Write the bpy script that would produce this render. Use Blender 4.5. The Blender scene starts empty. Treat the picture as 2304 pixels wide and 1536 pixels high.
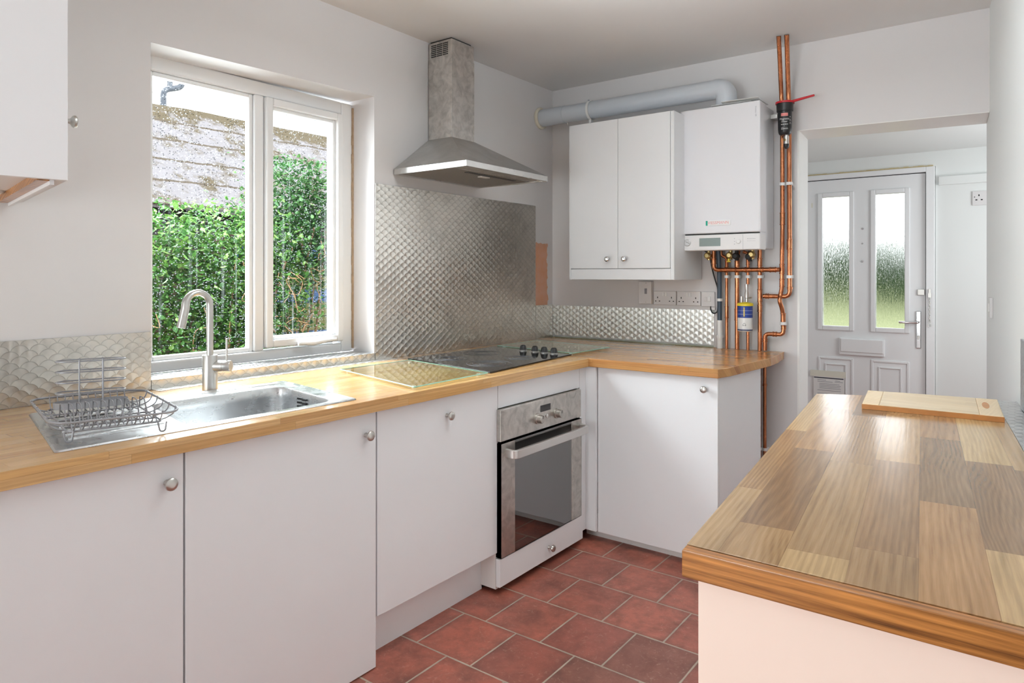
import bpy, bmesh, math, random
from mathutils import Vector, Matrix
C = bpy.context.scene.collection
S = bpy.context.scene
R = random.Random(7)

# ------------------------------------------------------------------ camera, sky, lights, exposure
cam_d = bpy.data.cameras.new('camera')
cam = bpy.data.objects.new('camera', cam_d); C.objects.link(cam)
cam.location = (-3.4721, -2.2803, 1.2004)
cam.rotation_euler = (math.pi / 2, 0, 0.64 - math.pi / 2)
cam_d.sensor_width = 36.0
cam_d.lens = 1540.36 / 2304 * 36
cam_d.shift_y = -(768 - 617.57) / 2304
cam_d.clip_start = 0.02
S.camera = cam
S.view_settings.view_transform = 'Standard'
S.view_settings.look = 'None'
S.view_settings.gamma = 1.0
S.view_settings.exposure = 0.24
S.cycles.use_denoising = True
S.cycles.max_bounces = 10
S.cycles.diffuse_bounces = 5
S.cycles.glossy_bounces = 5
S.cycles.transmission_bounces = 8
S.cycles.transparent_max_bounces = 24
S.cycles.caustics_reflective = False
S.cycles.caustics_refractive = False
S.cycles.sample_clamp_indirect = 6.0

W = bpy.data.worlds.new('overcast_sky'); S.world = W; W.use_nodes = True
bgn = W.node_tree.nodes['Background']
bgn.inputs[0].default_value = (0.93, 0.96, 1.0, 1); bgn.inputs[1].default_value = 3.2

def area_light(name, loc, rot, sx, sy, power, col):
    d = bpy.data.lights.new(name, 'AREA'); d.shape = 'RECTANGLE'; d.size = sx; d.size_y = sy
    d.energy = power; d.color = col
    o = bpy.data.objects.new(name, d); C.objects.link(o); o.location = loc; o.rotation_euler = rot
    return o
# unseen fill lamps: this one at an invented rear window, another in the hall
area_light('rear_fill', (-5.42, -.86, .75), (0, -math.pi / 2, 0), 0.9, 1.4, 32, (0.93, 0.98, 1.0))
area_light('kitchen_window_daylight', (-2.35, 1.55, 3.15), (math.radians(-42), 0, 0), 1.7, 1.2, 430, (0.88, 0.95, 1.0))
area_light('garden_sky_light', (-2.1, 0.98, 1.55), (-math.pi / 2, 0, 0), 1.3, 1.2, 48, (0.90, 0.96, 1.0))
# added fill lamp aimed up at the ceiling, out of view; no fixture there
area_light('ceiling_fill', (-1.7, -1.45, 2.12), (math.pi, 0, 0), 0.6, 0.6, 21, (0.88, 0.96, 1.0))
area_light('hall_fill', (1.4, -3.0, 1.4), (math.pi / 2, 0, 0), 1.0, 1.0, 17, (0.93, 0.98, 1.0))  # fill lamp added inside the hall to brighten it, no window there

# ------------------------------------------------------------------ material helpers
class NT:
    def __init__(s, name):
        s.m = bpy.data.materials.new(name); s.m.use_nodes = True
        s.t = s.m.node_tree; s.n = s.t.nodes; s.b = s.n['Principled BSDF']; s.out = s.n['Material Output']
    def node(s, kind, **kw):
        x = s.n.new(kind)
        for k, v in kw.items(): setattr(x, k, v)
        return x
    def link(s, a, b): s.t.links.new(a, b)
    def put(s, sock, v):
        if isinstance(v, bpy.types.NodeSocket): s.link(v, sock)
        else: sock.default_value = v
    def m_(s, op, a, b=0.0, c=0.0):
        x = s.node('ShaderNodeMath', operation=op)
        s.put(x.inputs[0], a); s.put(x.inputs[1], b); s.put(x.inputs[2], c)
        return x.outputs[0]
    def coords(s):
        tc = s.node('ShaderNodeTexCoord'); sp = s.node('ShaderNodeSeparateXYZ')
        s.link(tc.outputs['Object'], sp.inputs[0]); return tc.outputs['Object'], sp.outputs
    def comb(s, x, y, z=0.0):
        c = s.node('ShaderNodeCombineXYZ')
        for i, v in enumerate((x, y, z)): s.put(c.inputs[i], v)
        return c.outputs[0]
    def noise(s, vec, scale=5, detail=4, rough=.55, dist=0.0):
        x = s.node('ShaderNodeTexNoise'); s.put(x.inputs['Vector'], vec)
        x.inputs['Scale'].default_value = scale; x.inputs['Detail'].default_value = detail
        x.inputs['Roughness'].default_value = rough; x.inputs['Distortion'].default_value = dist
        return x.outputs['Fac']
    def white(s, vec):
        x = s.node('ShaderNodeTexWhiteNoise', noise_dimensions='3D'); s.put(x.inputs['Vector'], vec); return x.outputs['Value']
    def ramp(s, fac, stops, interp='LINEAR'):
        x = s.node('ShaderNodeValToRGB'); x.color_ramp.interpolation = interp
        e = x.color_ramp.elements
        while len(e) < len(stops): e.new(0.5)
        for i, (p, c) in enumerate(stops):
            e[i].position = p; e[i].color = (*c, 1) if len(c) == 3 else c
        s.put(x.inputs[0], fac); return x.outputs[0]
    def mix(s, fac, a, b, mode='MIX'):
        x = s.node('ShaderNodeMix', data_type='RGBA', blend_type=mode)
        s.put(x.inputs[0], fac)
        s.put(x.inputs[6], a if isinstance(a, bpy.types.NodeSocket) else (*a, 1))
        s.put(x.inputs[7], b if isinstance(b, bpy.types.NodeSocket) else (*b, 1))
        return x.outputs[2]
    def step(s, v, a, b):
        x = s.node('ShaderNodeMapRange'); x.inputs[1].default_value = a; x.inputs[2].default_value = b
        s.put(x.inputs[0], v); return x.outputs[0]
    def bump(s, h, strength=.2, dist=.002):
        x = s.node('ShaderNodeBump'); x.inputs['Strength'].default_value = strength; x.inputs['Distance'].default_value = dist
        s.link(h, x.inputs['Height']); return x.outputs[0]
    def set(s, **kw):
        names = dict(col='Base Color', rough='Roughness', metal='Metallic', spec='Specular IOR Level', coat='Coat Weight', coatr='Coat Roughness', normal='Normal', aniso='Anisotropic', tangent='Tangent', trans='Transmission Weight', ior='IOR', alpha='Alpha')
        for k, v in kw.items():
            if k == 'col' and not isinstance(v, bpy.types.NodeSocket): v = (*v, 1)
            s.put(s.b.inputs[names[k]], v)
        return s

def plain(name, col, rough=.5, metal=0.0, spec=.5, var=0.03, scale=6, coat=0.0):
    n = NT(name); v, _ = n.coords()
    f = n.noise(v, scale, 3)
    c = n.mix(f, tuple(max(0, x * (1 - var)) for x in col), tuple(min(1, x * (1 + var)) for x in col))
    n.set(col=c, rough=rough, metal=metal, spec=spec, coat=coat); return n.m

def smudged_steel(name, col, rough=.3, smear=.25, scale=14):
    n = NT(name); v, s = n.coords()
    f = n.step(n.noise(v, scale, 5, .6, .6), .35, .7)
    c = n.mix(f, col, tuple(x * (1 - smear) for x in col))
    br = n.noise(n.comb(n.m_('MULTIPLY', s[0], 6), n.m_('MULTIPLY', s[1], 6), n.m_('MULTIPLY', s[2], 500)), 1, 2)
    n.set(col=c, metal=1.0, rough=n.m_('ADD', n.m_('MULTIPLY', f, .14), n.m_('ADD', n.m_('MULTIPLY', br, .08), rough - .04))); return n.m

def spot_steel(name, au, av, P=.047, h=.016, Rr=.0245, col=(.66, .63, .58), rough=.33, dirt=.3, dish=.0012):
    """engine-turned sheet: overlapping round brushed spots, each with scratches running round its centre"""
    n = NT(name); v, s = n.coords(); u, w = s[au], s[av]
    j0 = n.m_('CEIL', n.m_('DIVIDE', n.m_('SUBTRACT', w, Rr), h))
    du = dv = None
    for k in (3, 2, 1, 0):
        j = n.m_('ADD', j0, float(k))
        off = n.m_('MULTIPLY', n.m_('FLOORED_MODULO', j, 2.0), .5)
        uu = n.m_('SUBTRACT', n.m_('DIVIDE', u, P), off)
        du_ = n.m_('MULTIPLY', n.m_('SUBTRACT', uu, n.m_('ROUND', uu)), P)
        dv_ = n.m_('SUBTRACT', w, n.m_('MULTIPLY', j, h))
        if du is None: du, dv = du_, dv_; continue
        d2 = n.m_('ADD', n.m_('MULTIPLY', du_, du_), n.m_('MULTIPLY', dv_, dv_))
        ins = n.m_('LESS_THAN', d2, Rr * Rr)
        def sel(a, b):
            x = n.node('ShaderNodeMix', data_type='FLOAT'); n.put(x.inputs[0], ins); n.put(x.inputs[2], a); n.put(x.inputs[3], b); return x.outputs[0]
        du, dv = sel(du, du_), sel(dv, dv_)
    comp = [0.0, 0.0, 0.0]; comp[au] = n.m_('MULTIPLY', dv, -1.0); comp[av] = du
    tan = n.node('ShaderNodeVectorMath', operation='NORMALIZE'); n.link(n.comb(*comp), tan.inputs[0])
    f = n.step(n.noise(v, 9, 5, .65), .5, .8)
    c = n.mix(f, col, tuple(x * (1 - dirt) for x in col))
    dd = n.m_('DIVIDE', n.m_('ADD', n.m_('MULTIPLY', du, du), n.m_('MULTIPLY', dv, dv)), Rr * Rr)
    c = n.mix(n.step(dd, .75, 1.05), c, tuple(x * .6 for x in col))
    n.set(col=c, metal=1.0, rough=rough, aniso=.88, tangent=tan.outputs[0], normal=n.bump(dd, 1.0, dish)); return n.m

def wood(name, L, Wd, w, l, pal, rough=.28, rot=0.0, grain=1.0, coat=.25, seam=.35, bumps=.06, spec=.4):
    n = NT(name)
    tc = n.node('ShaderNodeTexCoord'); mp = n.node('ShaderNodeMapping'); mp.inputs['Rotation'].default_value = (0, 0, rot)
    n.link(tc.outputs['Object'], mp.inputs[0]); sp = n.node('ShaderNodeSeparateXYZ'); n.link(mp.outputs[0], sp.inputs[0])
    a = sp.outputs[L]; b = n.m_('ADD', sp.outputs[Wd], n.m_('MULTIPLY', sp.outputs[2], 1.0))
    row = n.m_('FLOOR', n.m_('DIVIDE', b, w))
    sh = n.white(n.comb(row, 3.7, 1.3))
    lc = n.m_('ADD', n.m_('DIVIDE', a, l), n.m_('MULTIPLY', sh, 7.0))
    colm = n.m_('FLOOR', lc)
    cell = n.white(n.comb(row, colm, .5)); cell2 = n.white(n.comb(row, colm, 9.5))
    base = n.ramp(cell, [(i / (len(pal) - 1), p) for i, p in enumerate(pal)])
    o = n.m_('MULTIPLY', cell2, 40.0)
    warp = n.noise(n.comb(n.m_('ADD', n.m_('MULTIPLY', a, 1.3), o), n.m_('MULTIPLY', b, 7.0), o), 1.0, 2)
    ring = n.m_('SINE', n.m_('ADD', n.m_('MULTIPLY', b, n.m_('ADD', 420.0, n.m_('MULTIPLY', cell2, 500.0))), n.m_('MULTIPLY', warp, n.m_('ADD', 6.0, n.m_('MULTIPLY', n.m_('POWER', cell, 2.0), 110.0)))))
    fine = n.noise(n.comb(n.m_('ADD', n.m_('MULTIPLY', a, 9.0), o), n.m_('MULTIPLY', b, 300.0), 0.0), 1.0, 4, .65)
    g = n.m_('ADD', n.m_('MULTIPLY', n.m_('ADD', ring, 1.0), .12), n.m_('MULTIPLY', fine, .95))
    shade = n.m_('SUBTRACT', 1.28, n.m_('MULTIPLY', g, .52 * grain))
    slow = n.noise(n.comb(n.m_('ADD', n.m_('MULTIPLY', a, 2.2), o), n.m_('MULTIPLY', b, 26.0), o), 1.0, 4, .6, .8)
    shade = n.m_('ADD', shade, n.m_('MULTIPLY', n.m_('SUBTRACT', slow, .5), .55 * grain))
    fr = n.m_('FRACT', n.m_('DIVIDE', b, w)); fl = n.m_('FRACT', lc)
    sm = n.m_('MAXIMUM', n.m_('LESS_THAN', fr, .0008 / w), n.m_('LESS_THAN', fl, .0008 / l))
    shade = n.m_('SUBTRACT', shade, n.m_('MULTIPLY', sm, seam))
    c = n.mix(1.0, base, n.comb(shade, n.m_('POWER', shade, 1.12), n.m_('POWER', shade, 1.3)), 'MULTIPLY')
    n.set(col=c, rough=n.m_('ADD', n.m_('MULTIPLY', fine, .12), rough - .05), coat=coat, coatr=.07, spec=spec, normal=n.bump(g, bumps, .001)); return n.m

def wall_mat(name, col, patch=None):
    n = NT(name); v, s = n.coords()
    f = n.noise(v, 1.3, 4, .6)
    c = n.mix(f, col, tuple(x * .965 for x in col))
    if patch:                                                # bare plaster left unpainted beside the tall sheet
        nz = n.m_('MULTIPLY', n.m_('SUBTRACT', n.noise(v, 26, 3), .5), .05)
        x = n.m_('ADD', s[0], nz); z = n.m_('ADD', s[2], n.m_('MULTIPLY', nz, .8))
        mk = n.m_('MULTIPLY', n.m_('MULTIPLY', n.m_('GREATER_THAN', x, patch[0]), n.m_('LESS_THAN', x, patch[1])),
                  n.m_('MULTIPLY', n.m_('GREATER_THAN', z, patch[2]), n.m_('LESS_THAN', z, patch[3])))
        mk = n.m_('MULTIPLY', mk, n.m_('ADD', .62, n.m_('MULTIPLY', n.noise(v, 15, 3), .5)))
        c = n.mix(mk, c, (.72, .33, .17))
    n.set(col=c, rough=.55, spec=.35, normal=n.bump(n.noise(v, 160, 3), .05, .001)); return n.m

M = {}
M['wall'] = wall_mat('wall_paint', (.77, .75, .75), (-.182, -.055, 1.0, 1.385))
M['ceil'] = wall_mat('ceiling_paint', (.82, .81, .80))
M['hallw'] = wall_mat('hall_paint', (.84, .86, .85))
M['reveal'] = plain('white_gloss_trim', (.88, .87, .85), .3)
M['cab'] = plain('white_cabinet_foil', (.81, .815, .83), .38, var=.01, spec=.4)
M['cabpink'] = plain('warm_lit_end_panel', (.93, .76, .66), .4, var=.01)  # white panel; the warm light falling on it is put into the colour
M['carc'] = plain('cabinet_carcass', (.80, .78, .76), .5)
M['gap'] = plain('dark_gap', (.02, .02, .02), .7)
M['upvc'] = plain('white_upvc', (.88, .89, .90), .25, var=.01)
M['caulk'] = plain('old_caulk', (.42, .30, .20), .8, var=.3, scale=60)
M['foam'] = plain('tan_sealant', (.70, .58, .34), .8, var=.15, scale=50)
M['steel'] = smudged_steel('brushed_steel', (.62, .61, .59), .27, .12, 10)
M['canopy'] = smudged_steel('hood_canopy_steel', (.60, .59, .57), .32, .10, 10)
M['hoodst'] = smudged_steel('smudged_hood_steel', (.74, .71, .67), .36, .36, 30)
M['ovenst'] = smudged_steel('smudged_oven_steel', (.60, .57, .53), .32, .35, 22)
M['sinkst'] = smudged_steel('sink_steel', (.66, .67, .68), .22, .12, 12)
M['nickel'] = plain('satin_nickel', (.55, .53, .50), .3, 1.0, var=.04)
M['chrome'] = plain('chrome', (.72, .72, .73), .12, 1.0, var=.02)
M['wire'] = plain('grey_coated_wire', (.30, .30, .32), .38, .35)
M['tray'] = plain('grey_plastic_tray', (.36, .36, .38), .5)
M['alu'] = plain('satin_aluminium', (.66, .65, .63), .35, .9)
M['blackgl'] = plain('black_ceramic_glass', (.006, .006, .007), .05, var=0, spec=.45)
M['black'] = plain('black_plastic', (.012, .012, .013), .35)
M['rubber'] = plain('black_rubber', (.015, .015, .016), .6)
M['ring'] = plain('grey_print', (.10, .10, .11), .4)
M['white'] = plain('white_plastic', (.85, .85, .84), .3, var=.01)
M['boiler'] = plain('white_enamel', (.80, .80, .83), .3, var=.01)
M['boilerpan'] = plain('white_control_plastic', (.80, .79, .79), .35, var=.01)
M['lcd'] = plain('lcd_grey', (.24, .29, .28), .2)
M['sock'] = plain('socket_plastic', (.74, .72, .72), .32, var=.01)
M['flue'] = plain('pale_grey_flue', (.62, .66, .71), .28, var=.02)
M['cream'] = plain('cream_sealant', (.75, .70, .58), .7)
M['copper'] = None
n = NT('copper'); v, s = n.coords()
f = n.step(n.noise(n.comb(n.m_('MULTIPLY', s[0], 40), n.m_('MULTIPLY', s[1], 40), n.m_('MULTIPLY', s[2], 9)), 1, 5, .65), .35, .75)
n.set(col=n.mix(f, (.66, .27, .13), (.24, .075, .035)), metal=1.0, rough=n.m_('ADD', .22, n.m_('MULTIPLY', f, .2))); M['copper'] = n.m
M['brass'] = plain('brass', (.52, .40, .18), .3, 1.0, var=.15, scale=40)
M['yellow'] = plain('yellow_plastic', (.80, .62, .03), .4)
M['red'] = plain('red_plastic', (.55, .015, .025), .4)
M['redlab'] = plain('red_label', (.80, .30, .28), .5)
M['blue'] = plain('blue_label', (.02, .055, .30), .35)
M['navy'] = plain('navy_label', (.012, .025, .10), .35)
M['cond'] = plain('blue_grey_pipe', (.055, .08, .11), .4)
M['paper'] = plain('paper', (.82, .82, .81), .8)
M['ink'] = plain('grey_ink', (.33, .33, .37), .8)
M['inkd'] = plain('dark_ink', (.06, .06, .08), .8)
M['wht'] = plain('white_print', (.85, .85, .85), .6)
M['green'] = plain('green_print', (.0, .30, .20), .6)
M['tape'] = plain('cream_tape', (.80, .78, .68), .6)
M['dial'] = plain('dial_face', (.70, .70, .70), .4)
M['board'] = wood('bamboo_board', 1, 0, .028, .6, [(.66, .52, .35), (.74, .60, .42), (.62, .48, .31), (.72, .57, .38)], .45, .13, .55, 0, .12)
M['boarde'] = plain('bamboo_side', (.55, .24, .075), .4, var=.2, scale=40)
M['boardp'] = wood('bamboo_end_piece', 0, 1, .05, .4, [(.74, .58, .38), (.70, .53, .33), (.77, .61, .41)], .45, .13, .4, 0, .12)
M['oak'] = wood('oiled_oak_worktop', 0, 1, .042, .42, [(.50, .27, .09), (.56, .31, .11), (.60, .36, .15), (.47, .24, .08), (.58, .34, .13)], .24, 0, 1.0, .35)
M['iroko'] = wood('darker_worktop', 1, 0, .045, .45, [(.44, .20, .07), (.52, .26, .09), (.38, .17, .06), (.55, .29, .10)], .2, 0, 1.0, 0.0)
M['teak'] = wood('varnished_teak_counter', 0, 1, .078, .52, [(.47, .27, .12), (.58, .38, .18), (.32, .18, .09), (.65, .45, .22), (.50, .285, .13), (.25, .15, .078), (.56, .345, .155)], .2, -.1005, 1.35, .12, .25, .12, .38)
M['oakedge'] = wood('orange_oak_edge', 1, 0, .2, 1.5, [(.66, .28, .07), (.70, .31, .09)], .3, 0, 2.3, .2, 0)
M['spotxz'] = spot_steel('engine_turned_sheet', 0, 2)
M['spotyz'] = spot_steel('engine_turned_sheet_side', 1, 2, col=(.72, .72, .70), rough=.28, dirt=.1, dish=.0005)
M['spotxy'] = spot_steel('engine_turned_sheet_flat', 0, 1, col=(.72, .73, .73))

def floor_mat():
    n = NT('quarry_tiles'); v, s = n.coords()
    p, q = .24, .228
    rx = n.m_('DIVIDE', n.m_('SUBTRACT', -.905, s[0]), p); row = n.m_('FLOOR', rx); fx = n.m_('FRACT', rx)
    ry = n.m_('DIVIDE', n.m_('SUBTRACT', n.m_('ADD', s[1], .98), n.m_('MULTIPLY', row, .095)), q); cl = n.m_('FLOOR', ry); fy = n.m_('FRACT', ry)
    wob = n.m_('MULTIPLY', n.m_('SUBTRACT', n.noise(v, 14, 3), .5), .02)
    ex = n.m_('ADD', n.m_('MINIMUM', fx, n.m_('SUBTRACT', 1.0, fx)), wob)
    ey = n.m_('ADD', n.m_('MINIMUM', fy, n.m_('SUBTRACT', 1.0, fy)), wob)
    e = n.m_('MINIMUM', ex, ey)
    grout = n.m_('SUBTRACT', 1.0, n.step(e, .008, .017))
    cell = n.white(n.comb(row, cl, 2.2))
    base = n.ramp(cell, [(0, (.40, .115, .075)), (.5, (.47, .14, .092)), (.8, (.36, .10, .07)), (1, (.27, .105, .075))])
    d1 = n.step(n.noise(v, 7, 6, .62, .4), .42, .72)
    c = n.mix(n.m_('MULTIPLY', d1, .8), n.mix(n.m_('MULTIPLY', n.step(n.noise(v, 21, 6, .7), .42, .66), .55), base, tuple(x * .9 for x in (.22, .075, .052))), (.15, .058, .044))
    sc = n.m_('MAXIMUM', n.step(n.noise(v, 30, 8, .78, 2.5), .56, .68), n.step(n.noise(n.comb(n.m_('MULTIPLY', s[0], 160), n.m_('MULTIPLY', s[1], 40), 0.0), 1, 4, .7, 1.5), .66, .72))
    c = n.mix(n.m_('MULTIPLY', sc, .5), c, (.56, .36, .28))
    edge = n.m_('SUBTRACT', 1.0, n.step(e, .015, .10))
    c = n.mix(n.m_('MULTIPLY', n.m_('MULTIPLY', edge, n.noise(v, 5, 3)), .55), c, (.09, .045, .038))
    c = n.mix(grout, c, n.mix(n.noise(v, 9, 3), (.24, .20, .16), (.54, .43, .33)))
    hgt = n.m_('SUBTRACT', n.m_('MULTIPLY', n.noise(v, 60, 5, .65), .35), grout)
    n.set(col=c, rough=n.m_('ADD', .34, n.m_('MULTIPLY', d1, .22)), spec=.5, normal=n.bump(hgt, .35, .003)); return n.m
M['floor'] = floor_mat()

def front_fresnel(n, ior):
    fr = n.node('ShaderNodeFresnel'); fr.inputs[0].default_value = ior
    g = n.node('ShaderNodeNewGeometry')
    return n.m_('MULTIPLY', fr.outputs[0], n.m_('SUBTRACT', 1.0, g.outputs['Backfacing']))
def rain_glass():
    n = NT('rain_wet_glass'); v, s = n.coords()
    wob = n.m_('MULTIPLY', n.m_('SUBTRACT', n.noise(v, 40, 2), .5), .004)
    vo = n.node('ShaderNodeTexVoronoi'); vo.inputs['Scale'].default_value = 1.0
    n.link(n.comb(n.m_('MULTIPLY', n.m_('ADD', s[0], wob), 230.0), 0.0, n.m_('MULTIPLY', s[2], 175.0)), vo.inputs['Vector'])
    drop = n.m_('SUBTRACT', 1.0, n.step(vo.outputs['Distance'], .26, .40))
    keep = n.step(n.noise(n.comb(n.m_('MULTIPLY', s[0], 7), 0.0, n.m_('MULTIPLY', s[2], 4)), 1, 3), .36, .56)
    sr = n.node('ShaderNodeSeparateColor'); n.link(vo.outputs['Color'], sr.inputs[0])
    has = n.m_('LESS_THAN', sr.outputs[0], n.m_('ADD', .25, n.m_('MULTIPLY', keep, .5)))
    dm = n.m_('MULTIPLY', drop, has)
    run = n.step(n.noise(n.comb(n.m_('MULTIPLY', s[0], 75), 0.0, n.m_('MULTIPLY', s[2], 1.2)), 1, 2, .5), .58, .72)
    rmask = n.m_('MULTIPLY', run, n.step(n.noise(n.comb(n.m_('MULTIPLY', s[0], 4), 3.0, n.m_('MULTIPLY', s[2], 1.5)), 1, 2), .46, .66))
    tr = n.node('ShaderNodeBsdfTransparent'); tr.inputs[0].default_value = (.97, .985, .98, 1)
    gl = n.node('ShaderNodeBsdfGlossy'); gl.inputs['Roughness'].default_value = .02
    fr = front_fresnel(n, 1.45)
    mx = n.node('ShaderNodeMixShader'); n.link(n.m_('MULTIPLY', fr, .7), mx.inputs[0]); n.link(tr.outputs[0], mx.inputs[1]); n.link(gl.outputs[0], mx.inputs[2])
    dk = n.node('ShaderNodeBsdfTransparent'); n.link(n.mix(sr.outputs[1], (.30, .33, .34), (.80, .83, .85)), dk.inputs[0])
    lt = n.node('ShaderNodeBsdfTranslucent'); lt.inputs[0].default_value = (.8, .83, .86, 1)
    dr_ = n.node('ShaderNodeMixShader'); n.link(n.m_('MULTIPLY', n.m_('GREATER_THAN', sr.outputs[2], .6), .10), dr_.inputs[0]); n.link(dk.outputs[0], dr_.inputs[1]); n.link(lt.outputs[0], dr_.inputs[2])
    m2 = n.node('ShaderNodeMixShader'); n.link(n.m_('MULTIPLY', dm, .9), m2.inputs[0]); n.link(mx.outputs[0], m2.inputs[1]); n.link(dr_.outputs[0], m2.inputs[2])
    tl = n.node('ShaderNodeBsdfTranslucent'); tl.inputs[0].default_value = (.9, .92, .95, 1)
    m3 = n.node('ShaderNodeMixShader'); n.link(n.m_('MULTIPLY', rmask, .035), m3.inputs[0]); n.link(m2.outputs[0], m3.inputs[1]); n.link(tl.outputs[0], m3.inputs[2])
    n.link(m3.outputs[0], n.out.inputs[0]); return n.m
M['rain'] = rain_glass()

def clear_glass(name, tint=(.97, .98, .97), refl=1.0, extra=0.0):
    n = NT(name)
    tr = n.node('ShaderNodeBsdfTransparent'); tr.inputs[0].default_value = (*tint, 1)
    gl = n.node('ShaderNodeBsdfGlossy'); gl.inputs['Roughness'].default_value = .015
    fr = front_fresnel(n, 1.5)
    mx = n.node('ShaderNodeMixShader'); n.link(n.m_('MULTIPLY', fr, refl) if not extra else n.m_('ADD', n.m_('MULTIPLY', fr, refl), extra), mx.inputs[0]); n.link(tr.outputs[0], mx.inputs[1]); n.link(gl.outputs[0], mx.inputs[2])
    n.link(mx.outputs[0], n.out.inputs[0]); return n.m
M['clear'] = clear_glass('clear_glass')
M['cover'] = clear_glass('tempered_glass_board', (.90, .93, .86), 1.0, .03)
M['gledge'] = plain('green_glass_edge', (.30, .55, .46), .15)
M['ovengl'] = clear_glass('oven_door_glass', (.10, .10, .10), 1.0, .22)

def reeded_glass():
    n = NT('textured_door_glass'); v, s = n.coords()
    hgt = n.noise(n.comb(0.0, n.m_('MULTIPLY', s[1], 95), n.m_('MULTIPLY', s[2], 9)), 1.0, 3, .6)
    rf = n.node('ShaderNodeBsdfRefraction'); rf.inputs['IOR'].default_value = 1.35; rf.inputs['Roughness'].default_value = .12
    n.link(n.bump(hgt, .9, .006), rf.inputs['Normal'])
    tr = n.node('ShaderNodeBsdfTransparent'); tr.inputs[0].default_value = (.95, .97, .95, 1)
    mx = n.node('ShaderNodeMixShader'); n.put(mx.inputs[0], n.m_('ADD', .62, n.m_('MULTIPLY', hgt, .4))); n.link(tr.outputs[0], mx.inputs[1]); n.link(rf.outputs[0], mx.inputs[2])
    n.link(mx.outputs[0], n.out.inputs[0]); return n.m
M['reed'] = reeded_glass()

def leaf_mat(name, c1, c2, c3):
    n = NT(name); g = n.node('ShaderNodeNewGeometry')
    c = n.ramp(g.outputs['Random Per Island'], [(0, c1), (.5, c2), (1, c3)])
    n.set(col=c, rough=.5, spec=.3)
    tl = n.node('ShaderNodeBsdfTranslucent'); n.link(c, tl.inputs[0])
    mx = n.node('ShaderNodeMixShader'); mx.inputs[0].default_value = .3
    n.link(n.b.outputs[0], mx.inputs[1]); n.link(tl.outputs[0], mx.inputs[2]); n.link(mx.outputs[0], n.out.inputs[0]); return n.m
M['leaf'] = leaf_mat('shrub_leaves', (.03, .095, .022), (.07, .18, .035), (.17, .29, .065))
M['leafd'] = leaf_mat('dark_leaves', (.025, .078, .027), (.055, .145, .045), (.11, .22, .07))
M['leafh'] = leaf_mat('hedge_leaves', (.07, .125, .06), (.10, .17, .08), (.15, .23, .11))
M['stem'] = plain('stem', (.20, .12, .06), .8)
M['vine'] = plain('vine', (.42, .24, .12), .7)
M['fenceb'] = plain('brown_fence', (.075, .038, .028), .8, var=.4, scale=20)
M['fenceo'] = plain('mossy_fence', (.17, .165, .06), .8, var=.35, scale=14)
M['fencebl'] = plain('blue_fence', (.05, .10, .22), .7, var=.4, scale=18)
M['soil'] = plain('soil', (.08, .055, .04), .9, var=.4)
M['lawn'] = plain('lawn_grass', (.20, .225, .10), .9, var=.2, scale=8)
M['render'] = plain('white_render', (.80, .80, .80), .8)
M['brickd'] = plain('shaded_wall', (.05, .045, .045), .9, var=.3)  # near-black colour stands for the shadow under the outbuilding's eaves
M['pvcp'] = plain('grey_pvc', (.09, .105, .13), .4)
def roof_mat():
    n = NT('mossy_roof'); v, s = n.coords()
    ms = n.step(n.m_('ADD', n.noise(v, 3.2, 7, .72), n.m_('MULTIPLY', n.step(s[2], 2.95, 3.2), .22)), .49, .62)
    c = n.mix(n.noise(v, 30, 4, .7), (.20, .185, .195), (.30, .28, .29))
    c = n.mix(ms, c, n.mix(n.noise(v, 40, 3), (.07, .055, .03), (.16, .12, .065)))
    fr = n.m_('FRACT', n.m_('DIVIDE', n.m_('ADD', s[2], n.m_('MULTIPLY', n.m_('SUBTRACT', n.noise(v, 6, 3), .5), .05)), .27))
    c = n.mix(n.m_('LESS_THAN', fr, .09), c, (.10, .075, .05))
    n.set(col=c, rough=.85); return n.m
M['roof'] = roof_mat()

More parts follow.
